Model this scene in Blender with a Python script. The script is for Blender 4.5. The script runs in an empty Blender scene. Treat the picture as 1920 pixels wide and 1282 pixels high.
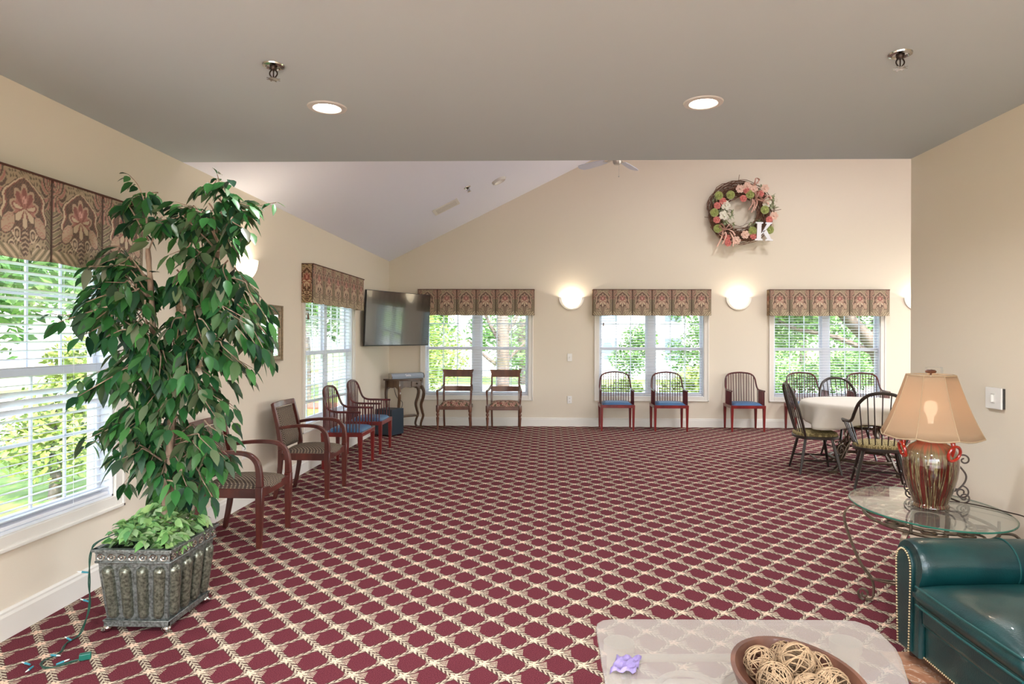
import bpy, bmesh, math, random
from mathutils import Vector as V, Matrix as M4
PI = math.pi
R = math.radians
random.seed(7)
scene = bpy.context.scene
COL = scene.collection

# ------------------------------------------------------------------ helpers
def srgb(r, g, b, a=1.0):
    f = lambda c: (c/255/12.92) if c/255 <= .04045 else ((c/255+.055)/1.055)**2.4
    return (f(r), f(g), f(b), a)

def rotz(a): return M4.Rotation(a, 4, 'Z')
def T(x, y, z): return M4.Translation((x, y, z))

class MB:
    """collects shapes for one mesh"""
    def __init__(s): s.v = []; s.f = []; s.c = None
    def add(s, vs, fs, m=None):
        o = len(s.v)
        s.v += [tuple(m @ V(p)) if m else tuple(p) for p in vs]
        s.f += [tuple(i+o for i in f) for f in fs]
    def box(s, x0, x1, y0, y1, z0, z1, m=None, taper=None):
        vs = [(x0,y0,z0),(x1,y0,z0),(x1,y1,z0),(x0,y1,z0),(x0,y0,z1),(x1,y0,z1),(x1,y1,z1),(x0,y1,z1)]
        if taper:
            cx, cy = (x0+x1)/2, (y0+y1)/2
            vs = [((x-cx)*taper+cx, (y-cy)*taper+cy, z) if z == z0 else (x, y, z) for x, y, z in vs]
        s.add(vs, [(0,3,2,1),(4,5,6,7),(0,1,5,4),(1,2,6,5),(2,3,7,6),(3,0,4,7)], m)
    def cbox(s, c, d, m=None):
        s.box(c[0]-d[0]/2, c[0]+d[0]/2, c[1]-d[1]/2, c[1]+d[1]/2, c[2]-d[2]/2, c[2]+d[2]/2, m)
    def tube(s, pts, r, n=8, closed=False, cap=True, m=None):
        pts = [V(p) for p in pts]; N = len(pts)
        rs = r if isinstance(r, (list, tuple)) else [r]*N
        t0 = (pts[1]-pts[0]).normalized()
        a = V((0,0,1)) if abs(t0.z) < .9 else V((1,0,0))
        nrm = (a - t0*a.dot(t0)).normalized()
        vs = []
        for i, p in enumerate(pts):
            if closed: t = pts[(i+1) % N]-pts[i-1]
            else: t = pts[min(i+1, N-1)]-pts[max(i-1, 0)]
            t = t.normalized() if t.length > 1e-9 else t0
            nrm = nrm - t*nrm.dot(t)
            nrm = nrm.normalized() if nrm.length > 1e-6 else t.orthogonal().normalized()
            b = t.cross(nrm)
            for k in range(n):
                q = 2*PI*k/n
                vs.append(p + (nrm*math.cos(q)+b*math.sin(q))*rs[i])
        fs = []
        for i in range(N if closed else N-1):
            j = (i+1) % N
            for k in range(n):
                fs.append((i*n+k, i*n+(k+1) % n, j*n+(k+1) % n, j*n+k))
        if cap and not closed:
            fs.append(tuple(range(n))[::-1]); fs.append(tuple((N-1)*n+k for k in range(n)))
        s.add(vs, fs, m)
    def strip(s, pts, w, h, side, m=None):
        """rectangular section swept along pts; w along side, h along the normal"""
        pts = [V(p) for p in pts]; N = len(pts); side = V(side).normalized()
        ws = w if isinstance(w, (list, tuple)) else [w]*N
        hs = h if isinstance(h, (list, tuple)) else [h]*N
        vs = []
        for i, p in enumerate(pts):
            t = (pts[min(i+1, N-1)]-pts[max(i-1, 0)]).normalized()
            sd = (side - t*side.dot(t)).normalized(); nn = t.cross(sd)
            for a, b in ((-1,-1),(1,-1),(1,1),(-1,1)):
                vs.append(p + sd*(a*ws[i]/2) + nn*(b*hs[i]/2))
        fs = []
        for i in range(N-1):
            for k in range(4):
                fs.append((i*4+k, i*4+(k+1) % 4, i*4+4+(k+1) % 4, i*4+4+k))
        fs += [(3,2,1,0), tuple((N-1)*4+k for k in range(4))]
        s.add(vs, fs, m)
    def lathe(s, prof, n=24, m=None, a0=0, a1=2*PI, sx=1, sy=1, caps=True):
        full = abs(a1-a0-2*PI) < 1e-6
        k = n if full else n+1
        vs = []
        for r, z in prof:
            for i in range(k):
                a = a0+(a1-a0)*i/n
                vs.append((r*math.cos(a)*sx, r*math.sin(a)*sy, z))
        fs = []
        for j in range(len(prof)-1):
            for i in range(n):
                i2 = (i+1) % k
                fs.append((j*k+i, j*k+i2, (j+1)*k+i2, (j+1)*k+i))
        if full and caps:
            if prof[0][0] > 1e-6: fs.append(tuple(range(k))[::-1])
            if prof[-1][0] > 1e-6: fs.append(tuple((len(prof)-1)*k+i for i in range(k)))
        s.add(vs, fs, m)
    def prism(s, poly, z0, z1, m=None):
        n = len(poly)
        vs = [(x, y, z0) for x, y in poly]+[(x, y, z1) for x, y in poly]
        fs = [tuple(range(n))[::-1], tuple(range(n, 2*n))]+[(i, (i+1) % n, n+(i+1) % n, n+i) for i in range(n)]
        s.add(vs, fs, m)
    def ball(s, c, r, n=10, k=6, m=None, sz=1):
        prof = [(max(r*math.sin(PI*i/k), 0), -r*sz*math.cos(PI*i/k)) for i in range(k+1)]
        mm = T(*c) if m is None else m @ T(*c)
        s.lathe(prof, n, mm)
    def grid(s, nx, ny, fn):
        vs = [fn(i/nx, j/ny) for j in range(ny+1) for i in range(nx+1)]
        fs = [(j*(nx+1)+i, j*(nx+1)+i+1, (j+1)*(nx+1)+i+1, (j+1)*(nx+1)+i) for j in range(ny) for i in range(nx)]
        s.add(vs, fs)
    def leaf(s, p, d, L, W, droop=.35, fold=.25, roll=0.0):
        d = V(d).normalized(); p = V(p)
        sd = d.cross(V((0,0,1)))
        sd = sd.normalized() if sd.length > .05 else V((1,0,0))
        up = sd.cross(d)
        if roll: q = M4.Rotation(roll, 3, d); sd = q @ sd; up = q @ up
        vs = []
        for t, w in ((0,0),(.22,.72),(.48,1),(.75,.66),(1,0)):
            c = p + d*(L*t) - V((0,0,1))*(droop*L*t*t)
            if w == 0: vs.append(c)
            else:
                vs += [c - sd*(W*w/2) + up*(fold*W*w*.5), c, c + sd*(W*w/2) + up*(fold*W*w*.5)]
        s.add(vs, [(0,2,1),(0,3,2),(1,2,5,4),(2,3,6,5),(4,5,8,7),(5,6,9,8),(7,8,10),(8,9,10)])
    def build(s, name, mat, parent=None, smooth=True, bevel=0, seg=2, solid=0, sub=0, angle=40, cols=None):
        me = bpy.data.meshes.new(name)
        me.from_pydata(s.v, [], s.f)
        bm = bmesh.new(); bm.from_mesh(me)
        bmesh.ops.recalc_face_normals(bm, faces=bm.faces)
        bm.to_mesh(me); bm.free()
        me.materials.append(mat)
        if cols:
            ca = me.color_attributes.new('Col', 'FLOAT_COLOR', 'POINT')
            ca.data.foreach_set('color', [x for c in cols for x in c])
        if smooth:
            me.polygons.foreach_set('use_smooth', [True]*len(me.polygons))
            me.set_sharp_from_angle(angle=R(angle))
        o = bpy.data.objects.new(name, me); COL.objects.link(o)
        if parent: o.parent = parent
        if bevel:
            b = o.modifiers.new('bevel', 'BEVEL'); b.width = bevel; b.segments = seg; b.limit_method = 'ANGLE'; b.angle_limit = R(35)
        if solid:
            b = o.modifiers.new('solid', 'SOLIDIFY'); b.thickness = solid; b.offset = 0
        if sub:
            b = o.modifiers.new('sub', 'SUBSURF'); b.levels = sub; b.render_levels = sub
        return o

def smooth_path(pts, k=6):
    P = [V(p) for p in pts]; out = []
    for i in range(len(P)-1):
        a, b, c, d = P[max(i-1,0)], P[i], P[i+1], P[min(i+2,len(P)-1)]
        for j in range(k):
            t = j/k
            out.append(.5*((2*b)+(c-a)*t+(2*a-5*b+4*c-d)*t*t+(3*b-a-3*c+d)*t**3))
    out.append(P[-1]); return out

def spiral(c, r0, r1, a0, a1, n, ux=(1,0,0), uy=(0,0,1)):
    ux, uy, c = V(ux), V(uy), V(c)
    return [c + ux*(math.cos(a0+(a1-a0)*i/n)*(r0+(r1-r0)*i/n)) + uy*(math.sin(a0+(a1-a0)*i/n)*(r0+(r1-r0)*i/n)) for i in range(n+1)]

def tag(o, label=None, cat=None, group=None, kind=None):
    if label: o['label'] = label
    if cat: o['category'] = cat
    if group: o['group'] = group
    if kind: o['kind'] = kind
    return o
def thing(name, label, cat, loc=(0,0,0), rz=0, group=None, rot=None):
    o = bpy.data.objects.new(name, None); COL.objects.link(o)
    o.empty_display_size = .1
    o.location = loc; o.rotation_euler = rot or (0, 0, rz)
    return tag(o, label, cat, group)
def struct(name, label, cat, loc=(0,0,0), rz=0):
    return tag(thing(name, label, cat, loc, rz), kind='structure')
def dup(root, loc, rz=0, label=None, group=None, rot=None):
    r = root.copy(); COL.objects.link(r); r.location = loc; r.rotation_euler = rot or (0, 0, rz)
    if label: r['label'] = label
    if group: r['group'] = group
    for ch in list(root.children):
        c = ch.copy(); COL.objects.link(c); c.parent = r
        for g in list(ch.children):
            d = g.copy(); COL.objects.link(d); d.parent = c
    return r

# ------------------------------------------------------------------ materials
class X:
    """tiny expression builder over Math nodes"""
    def __init__(s, nt, sock): s.nt, s.s = nt, sock
    def _op(s, op, *args, clamp=False):
        n = s.nt.nodes.new('ShaderNodeMath'); n.operation = op; n.use_clamp = clamp
        for i, a in enumerate((s,)+args):
            if isinstance(a, X): s.nt.links.new(a.s, n.inputs[i])
            else: n.inputs[i].default_value = float(a)
        return X(s.nt, n.outputs[0])
    def __add__(s, o): return s._op('ADD', o)
    def __radd__(s, o): return s._op('ADD', o)
    def __sub__(s, o): return s._op('SUBTRACT', o)
    def __rsub__(s, o): return s._op('MULTIPLY', -1.0)._op('ADD', o)
    def __mul__(s, o): return s._op('MULTIPLY', o)
    def __rmul__(s, o): return s._op('MULTIPLY', o)
    def __truediv__(s, o): return s._op('DIVIDE', o)
    def lt(s, o): return s._op('LESS_THAN', o)
    def gt(s, o): return s._op('GREATER_THAN', o)
    def abs(s): return s._op('ABSOLUTE')
    def frac(s): return s._op('FRACT')
    def round(s): return s._op('ROUND')
    def sin(s): return s._op('SINE')
    def cos(s): return s._op('COSINE')
    def sqrt(s): return s._op('SQRT')
    def atan2(s, o): return s._op('ARCTAN2', o)
    def mx(s, o): return s._op('MAXIMUM', o)
    def mn(s, o): return s._op('MINIMUM', o)
    def clamp(s): return s._op('ADD', 0.0, clamp=True)

def new_mat(name):
    m = bpy.data.materials.new(name); m.use_nodes = True
    nt = m.node_tree; b = nt.nodes['Principled BSDF']
    return m, nt, b
def mat(name, col, rough=.5, metal=0, spec=.5, noise=0, nscale=20, bump=0, bscale=60, emit=None, estr=0, coat=0, stretch=None, c2=None):
    m, nt, b = new_mat(name)
    b.inputs['Roughness'].default_value = rough; b.inputs['Metallic'].default_value = metal
    b.inputs['Specular IOR Level'].default_value = spec
    b.inputs['Coat Weight'].default_value = coat
    b.inputs['Base Color'].default_value = col
    tc = nt.nodes.new('ShaderNodeTexCoord'); mp = nt.nodes.new('ShaderNodeMapping')
    nt.links.new(tc.outputs['Object'], mp.inputs['Vector'])
    if stretch: mp.inputs['Scale'].default_value = stretch
    if noise or c2:
        n = nt.nodes.new('ShaderNodeTexNoise'); n.inputs['Scale'].default_value = nscale; n.inputs['Detail'].default_value = 4
        nt.links.new(mp.outputs[0], n.inputs['Vector'])
        r = nt.nodes.new('ShaderNodeValToRGB')
        d = c2 or tuple(max(0, c*(1-noise)) for c in col[:3])+(1,)
        r.color_ramp.elements[0].color = d; r.color_ramp.elements[0].position = .35
        r.color_ramp.elements[1].color = col; r.color_ramp.elements[1].position = .65
        nt.links.new(n.outputs['Fac'], r.inputs[0]); nt.links.new(r.outputs[0], b.inputs['Base Color'])
    if bump:
        n2 = nt.nodes.new('ShaderNodeTexNoise'); n2.inputs['Scale'].default_value = bscale; n2.inputs['Detail'].default_value = 3
        nt.links.new(mp.outputs[0], n2.inputs['Vector'])
        bp = nt.nodes.new('ShaderNodeBump'); bp.inputs['Strength'].default_value = bump; bp.inputs['Distance'].default_value = .01
        nt.links.new(n2.outputs['Fac'], bp.inputs['Height']); nt.links.new(bp.outputs[0], b.inputs['Normal'])
    if emit:
        b.inputs['Emission Color'].default_value = emit; b.inputs['Emission Strength'].default_value = estr
    return m

def glass_mat(name, tint=(1,1,1,1), ior=1.45, rough=0.0, haze=0.0, hazecol=(1,1,1,1), boost=0.0):
    m = bpy.data.materials.new(name); m.use_nodes = True; nt = m.node_tree; nt.nodes.clear()
    o = nt.nodes.new('ShaderNodeOutputMaterial'); tr = nt.nodes.new('ShaderNodeBsdfTransparent'); gl = nt.nodes.new('ShaderNodeBsdfGlossy')
    tr.inputs[0].default_value = tint; gl.inputs['Roughness'].default_value = rough
    fr = nt.nodes.new('ShaderNodeFresnel'); ge = nt.nodes.new('ShaderNodeNewGeometry')
    bf = X(nt, ge.outputs['Backfacing'])                 # same reflectance on both faces of a thin pane
    nt.links.new((bf*(1/ior-ior)+ior).s, fr.inputs[0])
    fac = X(nt, fr.outputs[0])
    if boost: fac = (fac + boost).clamp()
    mx = nt.nodes.new('ShaderNodeMixShader'); nt.links.new(fac.s, mx.inputs[0])
    nt.links.new(tr.outputs[0], mx.inputs[1]); nt.links.new(gl.outputs[0], mx.inputs[2])
    out = mx.outputs[0]
    if haze:
        df = nt.nodes.new('ShaderNodeBsdfDiffuse'); df.inputs[0].default_value = hazecol
        m2 = nt.nodes.new('ShaderNodeMixShader'); m2.inputs[0].default_value = haze
        nt.links.new(out, m2.inputs[1]); nt.links.new(df.outputs[0], m2.inputs[2]); out = m2.outputs[0]
    nt.links.new(out, o.inputs[0]); return m

def attr_mat(name, rough=.9):
    m, nt, b = new_mat(name)
    a = nt.nodes.new('ShaderNodeAttribute'); a.attribute_name = 'Col'
    nt.links.new(a.outputs['Color'], b.inputs['Base Color']); b.inputs['Roughness'].default_value = rough
    b.inputs['Specular IOR Level'].default_value = .15
    return m

def leaf_mat(name, cols, rough=.45, transl=.25):
    m = bpy.data.materials.new(name); m.use_nodes = True; nt = m.node_tree
    b = nt.nodes['Principled BSDF']; b.inputs['Roughness'].default_value = rough
    b.inputs['Specular IOR Level'].default_value = .35
    g = nt.nodes.new('ShaderNodeNewGeometry'); r = nt.nodes.new('ShaderNodeValToRGB')
    el = r.color_ramp.elements
    el[0].color = cols[0]; el[0].position = 0
    el[1].color = cols[-1]; el[1].position = 1
    for i, c in enumerate(cols[1:-1]):
        e = el.new((i+1)/(len(cols)-1)); e.color = c
    nt.links.new(g.outputs['Random Per Island'], r.inputs[0]); nt.links.new(r.outputs[0], b.inputs['Base Color'])
    if transl:
        t = nt.nodes.new('ShaderNodeBsdfTranslucent'); nt.links.new(r.outputs[0], t.inputs[0])
        mx = nt.nodes.new('ShaderNodeMixShader'); mx.inputs[0].default_value = transl
        nt.links.new(b.outputs[0], mx.inputs[1]); nt.links.new(t.outputs[0], mx.inputs[2])
        nt.links.new(mx.outputs[0], nt.nodes['Material Output'].inputs[0])
    return m

def mixcol(nt, fac, a, b):
    n = nt.nodes.new('ShaderNodeMix'); n.data_type = 'RGBA'
    if isinstance(fac, X): nt.links.new(fac.s, n.inputs[0])
    else: n.inputs[0].default_value = fac
    for s, i in ((a, 6), (b, 7)):
        if isinstance(s, tuple): n.inputs[i].default_value = s
        else: nt.links.new(s, n.inputs[i])
    return n.outputs[2]

def carpet_mat():
    m, nt, b = new_mat('carpet')
    tc = nt.nodes.new('ShaderNodeTexCoord'); sp = nt.nodes.new('ShaderNodeSeparateXYZ')
    # a touch of weave wobble
    nz = nt.nodes.new('ShaderNodeTexNoise'); nz.inputs['Scale'].default_value = 160; nz.inputs['Detail'].default_value = 1
    nt.links.new(tc.outputs['Object'], nz.inputs['Vector'])
    nt.links.new(tc.outputs['Object'], sp.inputs[0])
    wob = (X(nt, nz.outputs['Fac'])-.5)*.006
    x = X(nt, sp.outputs[0])+wob; y = X(nt, sp.outputs[1])+wob
    a, bb = .2165, .2235
    p = (x+.598)*(1/a); q = (y-2.70)*(1/bb)
    u = p+q; v = p-q
    du = u-u.round(); dv = v-v.round()
    fu = u.frac(); fv = v.frac()
    def garland(fa, db, n, wid, slope):
        sg = db.gt(0)*.5
        st = (fa*n+sg+db.abs()*(-slope)).frac()
        leaf = st.lt(.5)*db.abs().lt(wid)*db.abs().gt(.012)
        stem = db.abs().lt(.014)
        return leaf.mx(stem*(fa*n*2).frac().lt(.8))
    g1 = garland(fu, dv, 4, .072, 10)
    g2 = garland(fv, du, 5, .105, 8)
    band = dv.abs().lt(.085).mx(du.abs().lt(.12))
    lx = (du+dv)*(a/2); ly = (du-dv)*(bb/2)
    rr = (lx*lx+ly*ly).sqrt()
    th = ly.atan2(lx)
    flower = rr.lt(.023*((th*5).cos()*.26+.85))
    gap = rr.gt(.005)*((th*5+PI).cos().gt(.86))
    # fan of fine leaves on the right side of every flower
    fan = lx.gt(.018)*lx.lt(.06)*ly.abs().lt(lx*.5)*((ly/lx*5+.5).frac().lt(.5))
    fan2 = lx.lt(-.018)*lx.gt(-.036)*ly.abs().lt(lx*-.45)*((ly/lx*3+.5).frac().lt(.5))
    ring = rr.lt(.031)
    cream = g1.mx(g2).mx(fan).mx(fan2)
    n2 = nt.nodes.new('ShaderNodeTexNoise'); n2.inputs['Scale'].default_value = 260; n2.inputs['Detail'].default_value = 2
    nt.links.new(tc.outputs['Object'], n2.inputs['Vector'])
    sk = ((X(nt, n2.outputs['Fac'])-.35)*3.2).clamp()
    base = mixcol(nt, sk, CARPET[0], CARPET[1])
    dark = mixcol(nt, sk, CARPET[2], CARPET[3])
    c = mixcol(nt, band.mx(ring)*.85, base, dark)
    c = mixcol(nt, cream, c, mixcol(nt, sk, CARPET[4], CARPET[5]))
    c = mixcol(nt, flower, c, CARPET[6])
    c = mixcol(nt, flower*gap*.7, c, CARPET[2])
    nt.links.new(c, b.inputs['Base Color'])
    b.inputs['Roughness'].default_value = .95; b.inputs['Specular IOR Level'].default_value = .1
    bp = nt.nodes.new('ShaderNodeBump'); bp.inputs['Strength'].default_value = .35; bp.inputs['Distance'].default_value = .004
    nt.links.new(n2.outputs['Fac'], bp.inputs['Height']); nt.links.new(bp.outputs[0], b.inputs['Normal'])
    return m
CARPET = [srgb(76,30,40), srgb(118,56,64), srgb(52,40,38), srgb(98,76,68), srgb(168,154,134), srgb(200,188,166), srgb(226,194,170)]

def wood_mat(name, c1, c2, rough=.35, scale=12, axis=(1,1,.12), coat=.2):
    return mat(name, c1, rough, c2=c2, nscale=scale, stretch=axis, coat=coat)

def dots_mat():
    m, nt, b = new_mat('dotted_upholstery')
    tc = nt.nodes.new('ShaderNodeTexCoord'); sp = nt.nodes.new('ShaderNodeSeparateXYZ'); nt.links.new(tc.outputs['Object'], sp.inputs[0])
    x, y, z = (X(nt, sp.outputs[i]) for i in range(3))
    k = 1/.0155
    w = y*.8+z
    p = (x+w)*k*.7; q = (x-w)*k*.7
    dp = p-p.round(); dq = q-q.round()
    d = (dp*dp+dq*dq).sqrt()
    dot = d.lt(.2)
    bandv = (q*.5).frac().lt(.5)
    c = mixcol(nt, bandv*.5, srgb(88,76,68), srgb(66,58,56))
    c = mixcol(nt, dot, c, srgb(196,180,152))
    nt.links.new(c, b.inputs['Base Color']); b.inputs['Roughness'].default_value = .9; b.inputs['Specular IOR Level'].default_value = .15
    return m

def floral_mat(name, c0, c1, c2, scale=38, t=.5):
    m, nt, b = new_mat(name)
    tc = nt.nodes.new('ShaderNodeTexCoord')
    n = nt.nodes.new('ShaderNodeTexVoronoi'); n.inputs['Scale'].default_value = scale; n.feature = 'SMOOTH_F1'
    nz = nt.nodes.new('ShaderNodeTexNoise'); nz.inputs['Scale'].default_value = scale*.6
    nt.links.new(tc.outputs['Object'], nz.inputs['Vector'])
    ad = nt.nodes.new('ShaderNodeMixRGB'); ad.inputs[0].default_value = .06
    nt.links.new(tc.outputs['Object'], ad.inputs[1]); nt.links.new(nz.outputs['Color'], ad.inputs[2]); nt.links.new(ad.outputs[0], n.inputs['Vector'])
    d = X(nt, n.outputs['Distance'])
    s = (d*22).sin()
    c = mixcol(nt, s.gt(.1), c0, c1)
    c = mixcol(nt, X(nt, nz.outputs['Fac']).gt(.58), c, c2)
    nt.links.new(c, b.inputs['Base Color']); b.inputs['Roughness'].default_value = .9; b.inputs['Specular IOR Level'].default_value = .15
    return m

def scale_mat():
    """olive seat fabric with overlapping tan arches"""
    m, nt, b = new_mat('olive_scroll_fabric')
    tc = nt.nodes.new('ShaderNodeTexCoord'); sp = nt.nodes.new('ShaderNodeSeparateXYZ'); nt.links.new(tc.outputs['Object'], sp.inputs[0])
    x, y = X(nt, sp.outputs[0])*16, X(nt, sp.outputs[1])*16
    fx = x-x.round(); fy = y-y.round()
    r = (fx*fx+fy*fy).sqrt()
    ringm = r.gt(.34)*r.lt(.46)
    r2 = r.gt(.16)*r.lt(.24)
    c = mixcol(nt, ringm.mx(r2)*.7, srgb(120,108,74), srgb(196,178,128))
    nt.links.new(c, b.inputs['Base Color']); b.inputs['Roughness'].default_value = .85; b.inputs['Specular IOR Level'].default_value = .15
    return m

def tile_mat():
    m, nt, b = new_mat('floor_tile')
    tc = nt.nodes.new('ShaderNodeTexCoord'); sp = nt.nodes.new('ShaderNodeSeparateXYZ'); nt.links.new(tc.outputs['Object'], sp.inputs[0])
    x, y = X(nt, sp.outputs[0])*(1/.3), X(nt, sp.outputs[1])*(1/.3)
    g = x.frac().lt(.015).mx(y.frac().lt(.015))
    n = nt.nodes.new('ShaderNodeTexNoise'); n.inputs['Scale'].default_value = 7; n.inputs['Detail'].default_value = 6; n.inputs['Distortion'].default_value = 1.5
    nt.links.new(tc.outputs['Object'], n.inputs['Vector'])
    f = X(nt, n.outputs['Fac']); vein = (f-.5).abs().lt(.012)
    c = mixcol(nt, ((f-.3)*2.2).clamp(), srgb(150,98,72), srgb(196,150,118))
    c = mixcol(nt, vein*.5, c, srgb(226,206,186)); c = mixcol(nt, g, c, srgb(120,98,82))
    nt.links.new(c, b.inputs['Base Color']); b.inputs['Roughness'].default_value = .25
    return m

def vase_mat():
    m, nt, b = new_mat('drip_glaze')
    tc = nt.nodes.new('ShaderNodeTexCoord'); sp = nt.nodes.new('ShaderNodeSeparateXYZ'); nt.links.new(tc.outputs['Object'], sp.inputs[0])
    x, y, z = (X(nt, sp.outputs[i]) for i in range(3))
    ang = y.atan2(x)
    cmb = nt.nodes.new('ShaderNodeCombineXYZ')
    nt.links.new((ang*5).s, cmb.inputs[0]); nt.links.new((z*2.2).s, cmb.inputs[1])
    n = nt.nodes.new('ShaderNodeTexNoise'); n.inputs['Scale'].default_value = 1.6; n.inputs['Detail'].default_value = 5
    nt.links.new(cmb.outputs[0], n.inputs['Vector'])
    r = nt.nodes.new('ShaderNodeValToRGB'); cr = r.color_ramp
    for i, (p, c) in enumerate([(.28,srgb(46,22,16)),(.42,srgb(92,28,22)),(.49,srgb(58,40,24)),(.53,srgb(140,128,92)),(.55,srgb(70,34,24)),(.64,srgb(52,30,20)),(.74,srgb(104,40,28))]):
        e = cr.elements[i] if i < 2 else cr.elements.new(p); e.position = p; e.color = c
    nt.links.new(n.outputs['Fac'], r.inputs[0])
    # rose-orange shoulder and a grey-olive run below it
    sh = ((z-.285+(X(nt, n.outputs['Fac'])-.5)*.18)*26).clamp()
    mid = ((z-.235+(X(nt, n.outputs['Fac'])-.5)*.2)*30).clamp()
    c = mixcol(nt, mid*.6, r.outputs[0], srgb(140,128,98))
    c = mixcol(nt, sh*.85, c, srgb(176,92,72))
    nt.links.new(c, b.inputs['Base Color']); b.inputs['Roughness'].default_value = .08; b.inputs['Coat Weight'].default_value = .6
    return m

def shade_mat(name, col, tcol, tr=.5):
    m = bpy.data.materials.new(name); m.use_nodes = True; nt = m.node_tree; nt.nodes.clear()
    o = nt.nodes.new('ShaderNodeOutputMaterial'); d = nt.nodes.new('ShaderNodeBsdfDiffuse'); t = nt.nodes.new('ShaderNodeBsdfTranslucent')
    d.inputs[0].default_value = col; t.inputs[0].default_value = tcol
    mx = nt.nodes.new('ShaderNodeMixShader'); mx.inputs[0].default_value = tr
    nt.links.new(d.outputs[0], mx.inputs[1]); nt.links.new(t.outputs[0], mx.inputs[2]); tp = nt.nodes.new('ShaderNodeBsdfTransparent'); m2 = nt.nodes.new('ShaderNodeMixShader'); m2.inputs[0].default_value = .10   # open weave lets a little of the bulb through
    nt.links.new(mx.outputs[0], m2.inputs[1]); nt.links.new(tp.outputs[0], m2.inputs[2]); nt.links.new(m2.outputs[0], o.inputs[0])
    return m

def siding_mat():
    m, nt, b = new_mat('white_siding')
    tc = nt.nodes.new('ShaderNodeTexCoord'); sp = nt.nodes.new('ShaderNodeSeparateXYZ'); nt.links.new(tc.outputs['Object'], sp.inputs[0])
    z = (X(nt, sp.outputs[2])*6).frac()
    nt.links.new(mixcol(nt, z.lt(.14), srgb(214,214,214), srgb(150,152,158)), b.inputs['Base Color']); b.inputs['Roughness'].default_value = .7
    return m

MT = {}
MT['wall'] = mat('painted_wall', srgb(224,214,197), .85, spec=.2, bump=.04, bscale=120)
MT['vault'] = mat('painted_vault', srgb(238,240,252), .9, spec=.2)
MT['ceiling'] = mat('painted_ceiling', srgb(188,199,202), .9, spec=.2)  # greyer than white: the dim light on this ceiling is put into the paint
MT['white'] = mat('white_trim', srgb(226,222,214), .45)
MT['vinyl'] = mat('white_vinyl', srgb(224,228,236), .4)
MT['blind'] = mat('blind_slat', srgb(232,234,240), .4)
MT['glass'] = glass_mat('window_glass', (.96,.98,.97,1))
MT['carpet'] = carpet_mat()
MT['tile'] = tile_mat()
MT['valance'] = attr_mat('damask_fabric')
MT['piping'] = mat('dark_piping', srgb(84,52,40), .9)
MT['cherry'] = wood_mat('cherry_wood', srgb(98,44,36), srgb(66,28,24), .3)
MT['red'] = wood_mat('red_cherry_wood', srgb(128,30,28), srgb(96,22,22), .28)
MT['rail'] = wood_mat('dark_cherry_rail', srgb(98,34,36), srgb(66,28,30), .3)
MT['walnut'] = wood_mat('walnut', srgb(112,70,52), srgb(82,48,36), .3)
MT['console'] = wood_mat('aged_console_wood', srgb(98,72,52), srgb(62,42,30), .3)
MT['black'] = wood_mat('dark_chair_wood', srgb(50,38,32), srgb(34,26,22), .35)
MT['dots'] = dots_mat()
MT['blue'] = mat('blue_vinyl', srgb(66,104,144), .4, noise=.15, nscale=8)
MT['floral'] = floral_mat('floral_seat_fabric', srgb(120,66,62), srgb(196,168,146), srgb(92,84,66))
MT['olive'] = scale_mat()
MT['cloth'] = mat('white_tablecloth', srgb(208,202,191), .85, spec=.2)
MT['iron'] = mat('antique_iron', srgb(118,102,86), .4, metal=.7, noise=.4, nscale=30)
MT['pewter'] = mat('antique_pewter', srgb(138,144,142), .3, metal=.6, c2=srgb(84,88,84), nscale=80, bump=.3, bscale=120)
MT['flute'] = mat('antique_olive_pewter', srgb(128,130,116), .28, metal=.6, c2=srgb(72,74,64), nscale=80)
MT['bark'] = mat('trunk_bark', srgb(176,152,132), .9, c2=srgb(112,88,74), nscale=22, stretch=(1,1,.3), bump=.6, bscale=50)
MT['ficus'] = leaf_mat('ficus_leaf', [srgb(22,54,36), srgb(36,86,46), srgb(54,114,54), srgb(38,72,54), srgb(78,136,66), srgb(30,60,48), srgb(104,120,86), srgb(46,102,48), srgb(122,122,104)], .4, .2)
MT['ivy'] = leaf_mat('ivy_leaf', [srgb(92,146,92), srgb(134,178,104), srgb(172,196,152), srgb(110,164,92), srgb(160,186,118)], .5, .2)
MT['wire'] = mat('green_wire', srgb(24,64,52), .4)
MT['bulbsock'] = mat('teal_socket', srgb(52,128,142), .4)
MT['clearbulb'] = mat('clear_bulb', srgb(220,224,220), .1)
MT['tvscreen'] = mat('tv_screen', srgb(16,16,20), .12, spec=1.0, coat=1)
MT['tvscreen'].node_tree.nodes['Principled BSDF'].inputs['IOR'].default_value = 1.75
MT['blackplastic'] = mat('black_plastic', srgb(20,20,22), .3)
MT['subwoofer'] = mat('subwoofer_case', srgb(30,44,56), .4)
MT['silver'] = mat('silver_plastic', srgb(150,160,172), .35, metal=.3)
MT['textwhite'] = mat('white_print', srgb(240,240,240), .5)
MT['chrome'] = mat('chrome', srgb(190,186,180), .15, metal=1)
MT['darkmetal'] = mat('dark_bronze', srgb(64,52,46), .35, metal=.7)
MT['gilt'] = mat('antique_gilt', srgb(150,128,102), .4, metal=.5, noise=.4, nscale=60)
MT['mirror'] = mat('mirror_glass', srgb(225,228,230), .02, metal=1)
MT['art'] = mat('faded_print', srgb(206,178,160), .5, noise=.3, nscale=8)
MT['lampcan'] = mat('can_trim', srgb(206,202,196), .35)
MT['baffle'] = mat('can_baffle', srgb(240,238,232), .4)
MT['lit'] = mat('lit_lamp', srgb(255,246,230), .5, emit=(1,.93,.8,1), estr=14)
MT['bowl_lit'] = mat('lit_sconce_glass', srgb(255,244,220), .4, emit=(1,.84,.58,1), estr=2.6)
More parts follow.
